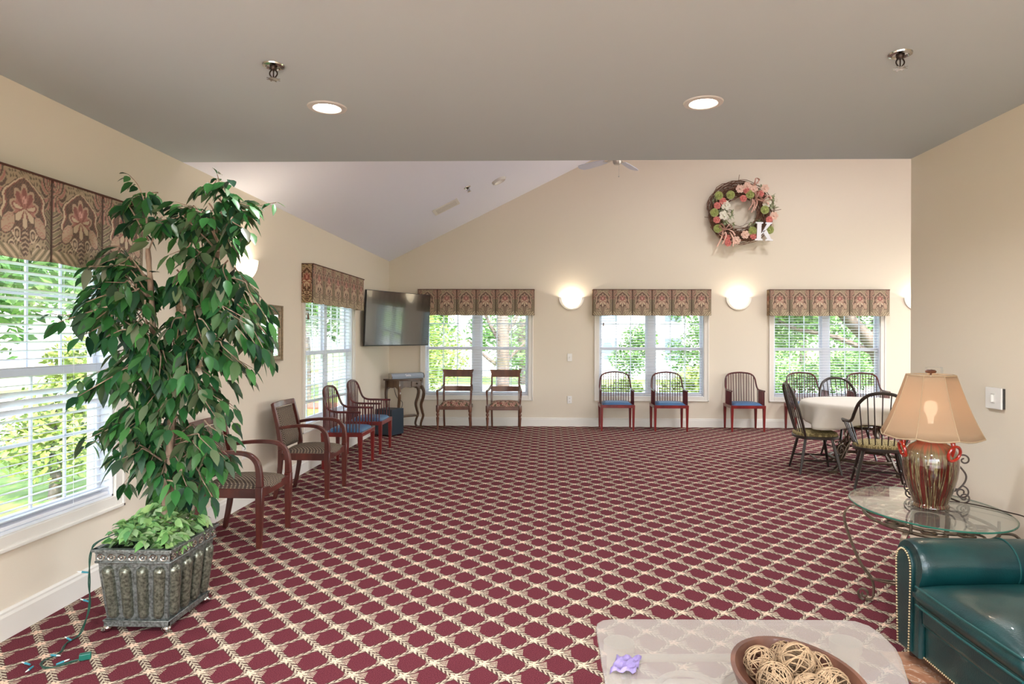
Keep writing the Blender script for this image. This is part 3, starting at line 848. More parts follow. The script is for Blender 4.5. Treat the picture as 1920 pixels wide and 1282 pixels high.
def regency_chair(loc, rz, label):
    t = thing('wooden_armchair', label, 'armchair', loc, rz, 'wooden armchairs with floral seats')
    # crest rail, curved in plan, flaring at the top
    mb = MB(); n = 12; vs = []
    for th in (0, .02):
        for j in range(4):
            for i in range(n+1):
                k = i/n*2-1; w = .215+.035*(j/3)**1.5
                vs.append((k*w, .262+.02*j/3+th-.03*(k*k)+.0, .788+.112*j/3+.006*(k*k)*(j == 3)))
    q = 4*(n+1)
    F = [(j*(n+1)+i, j*(n+1)+i+1, (j+1)*(n+1)+i+1, (j+1)*(n+1)+i) for j in range(3) for i in range(n)]
    F += [tuple(a+q for a in f[::-1]) for f in F]
    ring = list(range(n+1))+[n+(n+1)*j for j in range(1, 4)]+[(n+1)*3+i for i in range(n-1, -1, -1)]+[(n+1)*j for j in range(2, 0, -1)]
    F += [(ring[i], ring[(i+1) % len(ring)], q+ring[(i+1) % len(ring)], q+ring[i]) for i in range(len(ring))]
    mb.add(vs, F); mb.build('crest_rail', MT['walnut'], t)
    mb = MB(); mb.strip(smooth_path([(-.205, .215, .605), (0, .24, .605), (.205, .215, .605)], 6), .08, .02, (0,0,1)); mb.build('back_slat', MT['walnut'], t, bevel=.003)
    for s in (-1, 1):
        mb = MB(); mb.strip(smooth_path([(s*.215, .18, .40), (s*.215, .19, .55), (s*.215, .225, .70), (s*.218, .262, .83)], 5), .026, .034, (1,0,0)); mb.build('back_post', MT['walnut'], t, bevel=.004)
        mb = MB(); mb.strip(smooth_path([(s*.215, .18, .41), (s*.213, .185, .25), (s*.212, .235, 0)], 5), .026, .034, (1,0,0)); mb.build('leg', MT['walnut'], t, bevel=.003)
        prof = [(.008,0),(.012,.02),(.013,.05),(.020,.15),(.024,.19),(.024,.20),(.015,.205),(.015,.215),(.025,.235),(.025,.25),(.016,.268),(.018,.275),(.026,.285),(.028,.30),(.028,.372),(.026,.382)]
        mb = MB(); mb.lathe(prof, 14, T(s*.247, -.205, 0)); mb.build('leg', MT['walnut'], t)
        arm = smooth_path([(s*.222, .215, .66), (s*.235, .10, .625), (s*.255, -.04, .60), (s*.26, -.13, .60), (s*.26, -.175, .575), (s*.258, -.165, .53), (s*.255, -.17, .48), (s*.25, -.195, .42), (s*.248, -.203, .375)], 5)
        n2 = len(arm)
        mb = MB(); mb.strip(arm, [.028+.004*math.sin(i/n2*6) for i in range(n2)], [.022+.016*math.exp(-((i-n2*.62)/5)**2) for i in range(n2)], (1,0,0)); mb.build('arm', MT['walnut'], t, bevel=.005)
    mb = MB(); mb.box(-.245, .245, -.225, -.19, .315, .37); mb.box(-.245, -.215, -.19, .19, .315, .37); mb.box(.215, .245, -.19, .19, .315, .37); mb.box(-.215, .215, .16, .19, .315, .37)
    mb.build('seat_rail', MT['walnut'], t, smooth=False, bevel=.004)
    mb = MB()
    mb.grid(16, 14, lambda a, b: ((a*2-1)*.222, (b*2-1)*.19-.02, .368+.075*((1-abs(a*2-1)**4)*(1-abs(b*2-1)**4))**.45))
    mb.build('seat', MT['floral'], t, angle=75)
    return t
rc = regency_chair((-1.415, 10.02, 0), 0, 'wooden armchair with floral seat in the far corner window, left of its pair')
dup(rc, (-.655, 10.0, 0), 0, 'wooden armchair with floral seat standing closest to the bare wall with the outlet')

def windsor(loc, rz, label, arms, name):
    t = thing(name, label, 'dining chair', loc, rz, 'dark bow back chairs around the dining table')
    # seat: rounded wooden rim and upholstered pad
    def outline(k, r):
        return [(r*.235*math.copysign(abs(math.cos(2*PI*i/k))**.8, math.cos(2*PI*i/k)), r*.225*math.copysign(abs(math.sin(2*PI*i/k))**.8, math.sin(2*PI*i/k))-.01) for i in range(k)]
    mb = MB(); mb.prism(outline(32, 1), .362, .392); mb.build('seat_rim', MT['black'], t, bevel=.004)
    mb = MB(); k = 32; prof = [(.96,.390),(.97,.405),(.92,.422),(.75,.434),(.4,.442),(0,.444)]
    vs = []
    for r, z in prof[:-1]: vs += [(x, y, z) for x, y in outline(k, r)]
    vs.append((0, -.01, .444)); fs = []
    for j in range(len(prof)-2):
        fs += [(j*k+i, j*k+(i+1) % k, (j+1)*k+(i+1) % k, (j+1)*k+i) for i in range(k)]
    j = len(prof)-2; fs += [(j*k+i, j*k+(i+1) % k, len(vs)-1) for i in range(k)]
    mb.add(vs, fs); mb.build('seat', MT['olive'], t, angle=75)
    # bow
    if arms:
        half = [(.30, -.10, .615), (.315, -.06, .628), (.29, .04, .628), (.262, .12, .632), (.245, .17, .66), (.225, .20, .73), (.19, .235, .82), (.11, .262, .895), (0, .27, .918)]
    else:
        half = [(.20, .135, .385), (.222, .165, .50), (.232, .20, .63), (.222, .235, .75), (.175, .268, .86), (.095, .285, .917), (0, .29, .932)]
    rp = smooth_path(half, 6); full = rp+[V((-p.x, p.y, p.z)) for p in rp[-2::-1]]
    n = len(full)
    mb = MB(); mb.strip(full, .032, .02, (0,1,.3) if not arms else (0,.5,.86)) if False else mb.tube(full, [.013+.003*math.sin(PI*i/(n-1)) for i in range(n)], 8)
    if arms:
        for s in (-1, 1): mb.ball((s*.30, -.10, .612), .02, 8, 6)
    mb.build('bow', MT['black'], t)
    def rod(p, q, r=.0055):
        mb = MB(); mb.tube([p, q], r, 6); mb.build('spindle', MT['black'], t)
    for i in range(7):
        k = (i-3)/3
        xt = k*(.165 if not arms else .19)
        best = min(full, key=lambda p: abs(p.x-xt)+(0 if p.z > .66 else 9))
        rod((k*.15, .175-.03*k*k, .388), tuple(best))
    if arms:
        for s in (-1, 1):
            for i in range(4):
                y = -.03+i*.052
                a = min(full, key=lambda p: abs(p.y-y)+(0 if p.x*s > 0 and p.z < .66 else 9))
                rod((s*(.215-.01*i), y-.01, .388), tuple(a))
    feet = {}
    for sx in (-1, 1):
        for sy in (-1, 1):
            top = V((sx*.145, sy*.13-.01, .366)); bot = V((sx*.225, sy*.205-.01, 0)); feet[sx, sy] = (top, bot)
            mb = MB(); mb.tube([top, top.lerp(bot, .45), bot], [.014, .0165, .0105], 8); mb.build('leg', MT['black'], t)
    mid = lambda a: a[0].lerp(a[1], .62)
    for sx in (-1, 1):
        mb = MB(); mb.tube([mid(feet[sx,-1]), mid(feet[sx,1])], [.009, .009], 6); mb.build('stretcher', MT['black'], t)
    a = mid(feet[-1,-1]).lerp(mid(feet[-1,1]), .5); b = mid(feet[1,-1]).lerp(mid(feet[1,1]), .5)
    mb = MB(); mb.tube([a, b], .009, 6); mb.build('stretcher', MT['black'], t)
    return t
windsor((2.86, 7.03, 0), R(83), 'dark spindle side chair at the left of the white dining table', False, 'bow_back_chair')
windsor((3.57, 7.80, 0), R(4), 'dark bow back chair behind the dining table facing the viewer', False, 'bow_back_chair')
windsor((3.17, 6.27, 0), R(159), 'dark bow back armchair with its back to the viewer in front of the dining table', True, 'bow_back_armchair')

# dining table -------------------------------------------------------------
CX, CY = 3.43, 7.12
dt = thing('dining_table', 'round scrolled iron dining table beneath the white cloth', 'table', (CX, CY, 0))
mb = MB(); mb.lathe([(0,.70),(.60,.70),(.61,.712),(.60,.724),(0,.724)], 48); mb.build('tabletop', MT['walnut'], dt)
mb = MB(); mb.tube([(.34*math.cos(2*PI*i/40), .34*math.sin(2*PI*i/40), .13) for i in range(40)], .016, 8, closed=True)
mb.tube([(.18*math.cos(2*PI*i/30), .18*math.sin(2*PI*i/30), .46) for i in range(30)], .012, 8, closed=True); mb.build('ring', MT['iron'], dt)
mb = MB(); mb.lathe([(.30,.672),(.30,.70),(.02,.70)], 32); mb.lathe([(.02,.672),(.30,.672)], 32); mb.build('top_plate', MT['iron'], dt)
for k in range(4):
    a = R(205)+k*PI/2
    ux = (math.cos(a), math.sin(a), 0)
    def P(r, z): return V((r*math.cos(a), r*math.sin(a), z))
    leg = MB()
    main = smooth_path([P(.29,.672), P(.36,.62), P(.38,.53), P(.30,.46), P(.18,.46), P(.17,.37), P(.26,.27), P(.33,.17), P(.39,.06), P(.46,.016)], 6)
    leg.strip(main, .028, .016, (-math.sin(a), math.cos(a), 0))
    leg.strip(spiral(P(.30,.575), .085, .015, R(-20), R(540), 40, ux), .022, .010, (-math.sin(a), math.cos(a), 0))
    leg.strip(spiral(P(.345,.23), .075, .012, R(200), R(-360), 40, ux), .022, .010, (-math.sin(a), math.cos(a), 0))
    leg.strip(smooth_path([P(.18,.46), P(.235,.38), P(.225,.28), P(.30,.15), P(.34,.13)], 6), .022, .012, (-math.sin(a), math.cos(a), 0))
    leg.cbox((.45*math.cos(a), .45*math.sin(a), .012), (.09, .06, .022), None)
    leg.build('leg', MT['iron'], dt)
# cloth
mb = MB(); n = 120; rows = [(.0, 0), (.3, 0), (.55, 0), (.612, .001), (.632, .012), (.642, .04)]
drop = lambda a: .135+.075*abs(math.cos(2*(a-R(28))))**1.6+.012*math.sin(7*a)
vs = []
for r, dz in rows[1:]: vs += [(r*math.cos(2*PI*i/n), r*math.sin(2*PI*i/n), .732-dz) for i in range(n)]
for j in range(1, 9):
    s = j/8
    for i in range(n):
        a = 2*PI*i/n; w = (.040*math.sin(9*a+.6)+.026*math.sin(16*a)+.026*math.sin(5*a+2))*s
        r = .642+.035*s+w; vs.append((r*math.cos(a), r*math.sin(a), .692-drop(a)*s))
vs.append((0, 0, .732)); fs = [(i, (i+1) % n, len(vs)-1) for i in range(n)]
for j in range(len(rows)-2+8): fs += [(j*n+i, j*n+(i+1) % n, (j+1)*n+(i+1) % n, (j+1)*n+i) for i in range(n)]
mb.add(vs, fs)
cl = thing('tablecloth', 'white cloth draped over the round dining table', 'tablecloth', (CX, CY, 0))
o = mb.build('cloth', MT['cloth'], None, solid=.003, angle=85)
COL.objects.unlink(cl); bpy.data.objects.remove(cl)
o.location = (CX, CY, 0); o.name = 'tablecloth'; tag(o, 'white cloth draped over the round dining table', 'tablecloth')

# ------------------------------------------------------------------ television, console, speaker
tv = thing('television', 'wide flat black television angled across the corner on the left wall', 'television', (-2.13, 9.29, 1.675))
d = V((-1.80+2.46, 9.88-8.70, 0)).normalized()
tv.rotation_euler = (R(3), 0, math.atan2(d.y, d.x))
tv.rotation_mode = 'XYZ'
mb = MB(); mb.box(-.675, .675, 0, .03, -.385, .385); mb.box(-.40, .40, .03, .055, -.28, .20); mb.build('housing', MT['blackplastic'], tv, smooth=False, bevel=.004)
mb = MB(); mb.box(-.668, .668, -.002, .002, -.370, .378); mb.build('screen', MT['tvscreen'], tv, smooth=False)
mb = MB(); mb.box(-.1, .1, .055, .08, -.1, .1)
mb.build('wall_bracket', MT['blackplastic'], tv, smooth=False)
mb = MB(); mb.tube([(0, .07, 0), (.0, .16, 0), (-.10, .22, 0)], .018, 8); mb.build('mount_arm', MT['blackplastic'], tv)

u = V((.38, .42, 0)).normalized(); nrm = V((u.y, -u.x, 0))
BL = V((-2.475, 9.86, 0))
ct = thing('console_table', 'small dark wood console table with curved legs in the far left corner', 'console table', BL, math.atan2(u.y, u.x))
# local: x along back 0..0.57, front is -y
plan_top = [(-.03, .015), (-.03, -.10), (.05, -.26)]+[(.05+.47*i/8, -.26-.05*math.sin(PI*i/8)) for i in range(9)]+[(.60, -.10), (.60, .015)]
mb = MB(); mb.prism(plan_top, .752, .778); mb.build('top', MT['console'], ct, bevel=.004)
mb = MB()
def apron(p0, p1, nseg=10):
    vs = []
    for i in range(nseg+1):
        t = i/nseg; x = p0[0]+(p1[0]-p0[0])*t; y = p0[1]+(p1[1]-p0[1])*t
        zb = .615+.035*math.sin(PI*t)-.012*math.cos(4*PI*t)
        dx, dy = p1[0]-p0[0], p1[1]-p0[1]; L = math.hypot(dx, dy); nx, ny = -dy/L*.018, dx/L*.018
        vs += [(x, y, zb), (x, y, .752), (x+nx, y+ny, .752), (x+nx, y+ny, zb)]
    fs = []
    for i in range(nseg):
        for k in range(4): fs.append((i*4+k, i*4+(k+1) % 4, i*4+4+(k+1) % 4, i*4+4+k))
    mb.add(vs, fs+[(0,1,2,3), tuple(nseg*4+k for k in range(4))])
apron((0, 0), (.07, -.25)); apron((.07, -.25), (.50, -.25)); apron((.50, -.25), (.57, 0)); apron((.57, 0), (0, 0))
mb.build('apron', MT['console'], ct, smooth=False)
mb = MB(); mb.box(.30, .49, -.262, -.246, .655, .735); dr = mb.build('drawer', MT['console'], ct, smooth=False, bevel=.004)
mb = MB(); mb.ball((.395, -.275, .70), .013, 10, 6); mb.tube([(.395, -.262, .70), (.395, -.275, .70)], .005, 6); mb.build('knob', MT['darkmetal'], dr)
for x, y, dx, dy in ((.012, -.02, -.3, .0), (.075, -.245, -.35, -.9), (.495, -.245, .35, -.9), (.56, -.02, .9, -.2)):
    q = lambda o, z: (x+dx*o, y+dy*o, z)
    mb = MB(); pts = smooth_path([q(0,.752), q(.005,.66), q(.045,.57), q(.03,.47), q(-.005,.36), q(.02,.25), q(.035,.19), q(.0,.10), q(-.01,.04), q(.018,.0)], 5)
    n = len(pts); mb.tube(pts, [.030-.012*min(1, i/n*1.3) for i in range(n)], 6); mb.build('leg', MT['console'], ct)
mb = MB(); mb.prism([(.03,-.01),(.09,-.2),(.28,-.16),(.48,-.2),(.54,-.01)], .18, .195); mb.build('shelf', MT['console'], ct, smooth=False)

sb = thing('soundbar', 'silver bar speaker resting on the console table', 'speaker', BL+u*.285+nrm*.15+V((0,0,.778)), math.atan2(u.y, u.x)-.02)
mb = MB(); prof = [(-.045,.0),(-.05,.035),(-.03,.075),(.04,.085),(.05,.0)]
vs = [(x, y, z) for x in (-.29, .29) for y, z in prof]; k = 5
mb.add(vs, [(i, (i+1) % k, k+(i+1) % k, k+i) for i in range(k)]+[tuple(range(k)), tuple(range(k, 2*k))]); mb.build('case', MT['silver'], sb, smooth=False, bevel=.006)
fc = bpy.data.curves.new('print', 'FONT'); fc.body = 'Seiia'; fc.size = .055; fc.extrude = .001; fc.align_x = 'CENTER'
ft = bpy.data.objects.new('lettering', fc); COL.objects.link(ft); bpy.context.view_layer.update()
fm = bpy.data.meshes.new_from_object(ft.evaluated_get(bpy.context.evaluated_depsgraph_get())); bpy.data.objects.remove(ft)
fm.materials.clear(); fm.materials.append(MT['textwhite'])
fo = bpy.data.objects.new('lettering', fm); COL.objects.link(fo); fo.parent = sb; fo.location = (0.0, -.0515, .034); fo.rotation_euler = (R(62), 0, 0)
for sx in (-1, 1):
    mb = MB(); mb.add([(sx*(.292+a), y*1.02, z*1.02) for a in (0,.008) for y, z in prof], [(i, (i+1) % k, k+(i+1) % k, k+i) for i in range(k)]+[tuple(range(k)), tuple(range(k, 2*k))]); mb.build('end_cap', MT['chrome'], sb, smooth=False)

sw = thing('subwoofer', 'dark blue black speaker box on the carpet below the television', 'speaker', (-2.275, 9.30, 0), R(68))
mb = MB(); mb.box(-.14, .14, -.15, .15, .02, .385); mb.build('case', MT['subwoofer'], sw, smooth=False, bevel=.006)
for sx in (-1, 1):
    for sy in (-1, 1):
        mb = MB(); mb.lathe([(.016,0),(.018,.021)], 10, T(sx*.11, sy*.12, 0)); mb.build('foot', MT['chrome'], sw)
mb = MB(); mb.tube(smooth_path([(-2.36, 9.93, .64), (-2.30, 9.86, .50), (-2.20, 9.80, .42), (-2.22, 9.74, .30), (-2.30, 9.68, .12), (-2.38, 9.64, .004), (-2.47, 9.58, .004)], 6), .004, 6)
tag(mb.build('speaker_cable', MT['blackplastic'], None), 'thin dark cable dangling under the console table', 'cable')

# ------------------------------------------------------------------ wall fittings
def sconce(loc, rz, label):
    t = thing('wall_sconce', label, 'wall light', loc, rz, 'lit half bowl wall sconces')
    k = 20
    mb = MB()
    vs = []
    for y in (0, -.022):
        for r in (.158, .2):
            vs += [(r*math.cos(PI+PI*i/k), y, r*math.sin(PI+PI*i/k)*.98) for i in range(k+1)]
    q = k+1; fs = []
    for i in range(k):
        for a, b in ((0,1),(1,3),(3,2),(2,0)): fs.append((a*q+i, a*q+i+1, b*q+i+1, b*q+i))
    fs += [(0,q,3*q,2*q), (k, q+k, 3*q+k, 2*q+k)]
    mb.add(vs, fs); mb.build('rim', MT['plate'], t)
    mb = MB(); vs = []; m = 8
    for j in range(m+1):
        b = j/m*PI/2
        for i in range(k+1):
            a = PI+PI*i/k
            vs.append((.163*math.cos(a)*math.cos(b*.999) if j < m else 0, -.005-.115*math.sin(b)*abs(math.sin(a))**.4, .175*math.sin(a)*math.cos(b)**.6 if False else .175*math.sin(a)*(1-(j/m)**2*.0) * (math.cos(b)*1.0)))
    # quarter dome: lower half, bulging into the room
    vs = []
    for j in range(m+1):
        phi = PI*j/m                      # left rim to right rim through the front
        for i in range(11):
            th = PI/2*i/10                # top edge to the bottom
            rr = math.cos(th)
            vs.append((-.163*rr*math.cos(phi), -.004-.115*rr*math.sin(phi), -.178*math.sin(th)))
    mb.add(vs, [(j*11+i, j*11+i+1, (j+1)*11+i+1, (j+1)*11+i) for j in range(m) for i in range(10)])
    mb.build('glass_bowl', MT['bowl_lit'], t, angle=80)
    return t
SCZ = 2.055
s0 = sconce((.385, YF, SCZ), 0, 'lit half bowl sconce left of the middle far window')
SCONCES = [((.385, YF, SCZ), (0,-1)), ((3.025, YF, SCZ), (0,-1)), ((5.80, YF, SCZ), (0,-1)), ((XL, 5.32, SCZ), (1,0))]
dup(s0, (3.025, YF, SCZ), 0, 'lit half bowl sconce right of the middle far window')
dup(s0, (5.80, YF, SCZ), 0, 'lit half bowl sconce cut off by the right hand wall corner')
dup(s0, (XL, 5.32, SCZ), PI/2, 'lit half bowl sconce on the left wall behind ficus leaves')

def frame(loc, rz, w, h, label, name, face, cat):
    t = thing(name, label, cat, loc, rz)
    mb = MB(); b = .05
    for x0, x1, z0, z1 in ((-w/2, -w/2+b, -h/2, h/2), (w/2-b, w/2, -h/2, h/2), (-w/2+b, w/2-b, h/2-b, h/2), (-w/2+b, w/2-b, -h/2, -h/2+b)):
        mb.box(x0, x1, -.026, 0, z0, z1)
    for x0, x1, z0, z1 in ((-w/2, -w/2+.016, -h/2, h/2), (w/2-.016, w/2, -h/2, h/2), (-w/2, w/2, h/2-.016, h/2), (-w/2, w/2, -h/2, -h/2+.016)):
        mb.box(x0, x1, -.034, -.02, z0, z1)
    mb.build('frame', MT['gilt'], t, smooth=False, bevel=.004)
    mb = MB(); mb.box(-w/2+b, w/2-b, -.012, -.004, -h/2+b, h/2-b); mb.build(face, MT['mirror'] if face == 'mirror_glass' else MT['art'], t, smooth=False)
    return t
frame((XL, 5.80, 1.45), PI/2, .59, .52, 'gilt framed mirror on the left wall right of the ficus', 'wall_mirror', 'mirror_glass', 'mirror')
frame((XL, 4.66, 1.45), PI/2, .59, .52, 'framed print on the left wall almost hidden by the ficus', 'picture_frame', 'print', 'picture')

def outlet(loc, rz, label, switch=False):
    t = thing('light_switch' if switch else 'power_outlet', label, 'light switch' if switch else 'power outlet', loc, rz)
    mb = MB(); mb.box(-.037, .037, -.007, 0, -.06, .06); mb.build('cover_plate', MT['plate'], t, smooth=False, bevel=.003)
    if switch:
        mb = MB(); mb.box(-.008, .008, -.016, -.006, -.014, .014); mb.build('toggle', MT['plate'], t, smooth=False, bevel=.002)
    else:
        for z in (-.024, .024):
            mb = MB(); mb.box(-.017, .017, -.0095, -.006, z-.016, z+.016); so = mb.build('socket', MT['plate'], t, smooth=False, bevel=.004)
            mb = MB(); mb.box(-.008, -.005, -.0102, -.009, z-.006, z+.006); mb.box(.005, .008, -.0102, -.009, z-.006, z+.006); mb.build('slot', MT['slot'], so, smooth=False)
    return t
outlet((.36, YF, 1.10), 0, 'white switch plate on the far wall below the left sconce', True)
outlet((.36, YF, .425), 0, 'white outlet low on the far wall below the switch plate')
outlet((XL, 5.36, .45), PI/2, 'white outlet low on the left wall between the two dotted armchairs')
t = thing('dimmer_switch', 'square white dimmer plate on the right wall above the lamp table', 'light switch', (XR, 3.60, 1.095), -PI/2)
mb = MB(); mb.box(-.066, .066, -.012, 0, -.055, .055); mb.build('back_box', MT['slot'], t, smooth=False, bevel=.002)
mb = MB(); mb.box(-.062, .064, -.022, -.012, -.058, .058); mb.build('cover_plate', MT['plate'], t, smooth=False, bevel=.003)
mb = MB(); mb.box(-.014, .014, -.025, -.021, .018, .026); mb.box(-.014, .014, -.025, -.021, -.026, -.018); mb.build('slot', MT['lampcan'], t, smooth=False)
mb = MB(); mb.box(-.004, .004, -.034, -.021, -.02, .02); mb.build('slider', MT['plate'], t, smooth=False, bevel=.001)

# wreath ---------------------------------------------------------------------
wr = thing('wreath', 'grapevine wreath with pink and green flowers high on the far wall', 'wreath', (3.02, YF-.075, 3.385))
RW = .385
mb = MB(); rnd = random.Random(3)
for k in range(150):
    a0 = rnd.uniform(0, 2*PI); ln = rnd.uniform(1.4, 4.2); off = rnd.uniform(0, 2*PI); rad = rnd.uniform(.03, .15)*(1.15 if rnd.random() < .12 else 1); tw = rnd.uniform(-1.4, 1.4)
    pts = []
    for i in range(22):
        a = a0+ln*i/21; b = off+tw*ln*i/21
        r = RW+rad*math.cos(b)+.012*math.sin(a*7+k)
        pts.append((r*math.cos(a), -.02+.045*math.sin(b)*rad/.15, r*math.sin(a)*.96))
    mb.tube(pts, rnd.uniform(.003, .0062), 4, cap=False)
for a, ln in ((1.62,.1),(0.05,.12),(-.75,.1),(3.3,.08)):
    p = V((math.cos(a)*.5, 0, math.sin(a)*.48)); mb.tube([p, p*(1+ln/.5)+V((.02,-.01,.02))], .004, 4)
mb.build('vine_ring', MT['twig'], wr)
PINK = mat('coral_rose', srgb(232,138,128), .7, noise=.35, nscale=40); BLUSH = mat('blush_flower', srgb(236,200,180), .8, noise=.15, nscale=30)
GRN = mat('succulent_green', srgb(172,180,104), .6, noise=.35, nscale=30); PALE = mat('pale_flower', srgb(226,222,204), .8); SAGE = mat('sage_leaf', srgb(168,178,136), .7, noise=.3, nscale=30)
RIB = mat('pink_ribbon', srgb(222,178,160), .6, noise=.2, nscale=30); WHITEK = mat('white_letter', srgb(232,232,236), .5)
def bloom(px, py, r, m, name, n=7, layers=3, flat=.5):
    """flower made of cupped petals; px, py are offsets from the wreath centre in metres"""
    mb = MB(); c = V((px, -.085, py))
    for L in range(layers):
        rr = r*(1-.27*L)
        for i in range(n-L):
            a = 2*PI*i/(n-L)+L*.5
            d = V((math.cos(a), 0, math.sin(a))); s = V((-math.sin(a), 0, math.cos(a)))
            f = V((0, -1, 0)); w = rr*.62
            base = c+f*(.006*L)
            q1 = base+d*rr*.55+f*(flat*rr*.35); q2 = base+d*rr+f*(flat*rr*(.55+.4*L))
            mb.add([base, base+d*rr*.5-s*w*.8+f*flat*rr*.2, q1, base+d*rr*.5+s*w*.8+f*flat*rr*.2, q2-s*w*.4, q2+s*w*.4],
                   [(0,1,2),(0,2,3),(1,4,2),(2,4,5),(2,5,3)])
    mb.ball(c+V((0,-.016,0)), r*.28, 8, 5)
    return mb.build(name, m, wr, angle=60)
def wp(zx, zy): return ((zx-715)/8.01*.00833, (625-zy)/8.01*.00833)   # photo detail -> metres on the wreath
for zx, zy in ((790,310),(740,430),(435,465),(355,535),(345,748),(1125,748),(500,1020),(515,1095),(890,990),(995,360)):
    bloom(*wp(zx, zy), .055, PINK, 'rose')
for zx, zy in ((895,290),(1060,280),(690,285),(640,1055),(1195,690),(800,240),(770,970)):
    bloom(*wp(zx, zy), .066, BLUSH, 'blush_flower', 6, 2, .4)
for zx, zy in ((550,375),(310,640),(360,880),(1060,600),(1130,900),(840,370),(880,915),(375,385)):
    bloom(*wp(zx, zy), .066, GRN, 'succulent', 9, 3, .5)
for zx, zy in ((450,680),(480,530),(1090,490)):
    bloom(*wp(zx, zy), .075, PALE, 'pale_flower', 5, 2, .3)
mb = MB()
for zx, zy, n in ((500,600,10),(560,680,10),(480,780,9),(590,810,6),(1170,420,12),(1180,560,12),(860,850,8),(850,400,8),(420,590,8),(330,450,6),(960,770,8),(1010,280,6)):
    x, z = wp(zx, zy)
    for i in range(n):
        for q in (0, 1):
            a = rnd.uniform(0, 2*PI); mb.leaf((x+rnd.uniform(-.03,.03), -.075, z+rnd.uniform(-.03,.03)), (math.cos(a), rnd.uniform(-.6,-.1), math.sin(a)), rnd.uniform(.04,.085), .026, .1, .3)
mb.build('foliage', SAGE, wr)
mb = MB()
for zx, zy, ex, ey in ((440,900,350,1150),(480,930,430,1110),(540,930,590,1150),(470,880,620,980),(880,440,820,600),(900,450,860,640),(930,430,900,610),(870,240,960,190),(1000,490,1120,520),(1060,380,1160,440)):
    a, b = wp(zx, zy), wp(ex, ey); m0 = ((a[0]+b[0])/2+.02, (a[1]+b[1])/2+.01)
    mb.strip(smooth_path([(a[0], -.10, a[1]), (m0[0], -.125, m0[1]), (b[0], -.10, b[1])], 6), .03, .002, (1,.6,.2))
for zx, zy, ang in ((470,900,.6),(470,900,2.4),(470,900,3.9),(1030,470,.5),(1030,470,2.6),(930,430,1.5),(930,430,4.4),(900,230,1.1)):
    a = wp(zx, zy); c, s_ = math.cos(ang), math.sin(ang)
    lp_ = [(0,-.10,0),(.05,-.15,.025),(.10,-.13,.03),(.115,-.10,0),(.10,-.11,-.03),(.05,-.12,-.02),(0,-.10,0)]
    mb.strip(smooth_path([(a[0]+x*c-z*s_, y, a[1]+x*s_+z*c) for x, y, z in lp_], 5), .035, .0015, (-s_*.4,1,c*.4))
mb.build('ribbon', RIB, wr)
mb = MB()
for k in range(70):
    zx, zy = rnd.choice(((870,480),(840,540),(890,430),(430,930),(560,960),(1200,430))); x, z = wp(zx+rnd.uniform(-45,45), zy+rnd.uniform(-50,50))
    p = V((x, -.09+rnd.uniform(-.02,.02), z)); pts = [p]
    for q in range(5): p = p+V((rnd.uniform(-.016,.016), rnd.uniform(-.006,.006), rnd.uniform(-.022,.01))); pts.append(p)
    mb.tube(smooth_path(pts, 3), .0016, 4, cap=False)
mb.build('moss', mat('pale_moss', srgb(200,180,156), .9), wr)
kx, kz = wp(905, 1060); kh = .285; kw = .275
mb = MB()
def kp(poly): mb.prism([(x*kw, y*kh) for x, y in poly], 0, .022, T(kx, -.115, kz) @ M4.Rotation(R(90), 4, 'X') @ rotz(R(-2)))
kp([(0,0),(.42,0),(.42,.07),(.33,.10),(.33,.90),(.42,.93),(.42,1),(0,1),(0,.93),(.09,.90),(.09,.10),(0,.07)])
kp([(.33,.36),(.62,.90),(.55,.93),(.55,1),(.93,1),(.93,.93),(.85,.90),(.53,.52),(.33,.30)])
kp([(.40,.50),(.60,.62),(.90,.10),(1.0,.07),(1.0,0),(.58,0),(.58,.07),(.66,.10)])
mb.build('letter_k', WHITEK, wr, smooth=False, bevel=.002)

# ------------------------------------------------------------------ ceiling fittings
def downlight(loc, rot, label, lit=True):
    t = thing('recessed_light', label, 'ceiling light', loc, 0, None, rot)
    mb = MB(); mb.lathe([(.070,-.002),(.074,-.008),(.098,-.006),(.102,0)], 36, caps=False); mb.build('trim_ring', MT['lampcan'], t)
    mb = MB(); mb.lathe([(.071,-.004),(.066,.012),(.062,.028)], 36, caps=False); mb.build('baffle', MT['baffle'] , t)
    mb = MB(); mb.lathe([(.062,.026),(.03,.020),(0,.018)], 30); mb.build('lamp', MT['lit'] if lit else MT['baffle'], t)
    return t
l0 = downlight((DL[0][0], DL[0][1], ZC), None, 'lit recessed light in the flat ceiling above the ficus side')
dup(l0, (DL[1][0], DL[1][1], ZC), 0, 'lit recessed light in the flat ceiling right of centre')
for i, (x, y) in enumerate(DL[2:]):
    dup(l0, (x, y, ZC), 0, 'unseen recessed light added as fill in the ceiling behind the viewer', 'fill lights added behind the viewer')
RS = -math.atan(SL)
def slope(x): return ZC+SL*(x-XL)
lv = thing('recessed_light', 'unlit round light in the sloping ceiling near the fan', 'ceiling light', (-.667, 8.82, slope(-.667)), 0, None, (0, RS, 0))
mb = MB(); mb.lathe([(.075,-.03),(.082,-.034),(.098,-.022),(.104,0)], 36, caps=False); mb.build('trim_ring', MT['lampcan'], lv)
mb = MB(); mb.lathe([(.077,-.031),(.06,-.012),(.05,-.002),(0,-.002)], 30, caps=False); mb.build('baffle', MT['baffle'], lv)

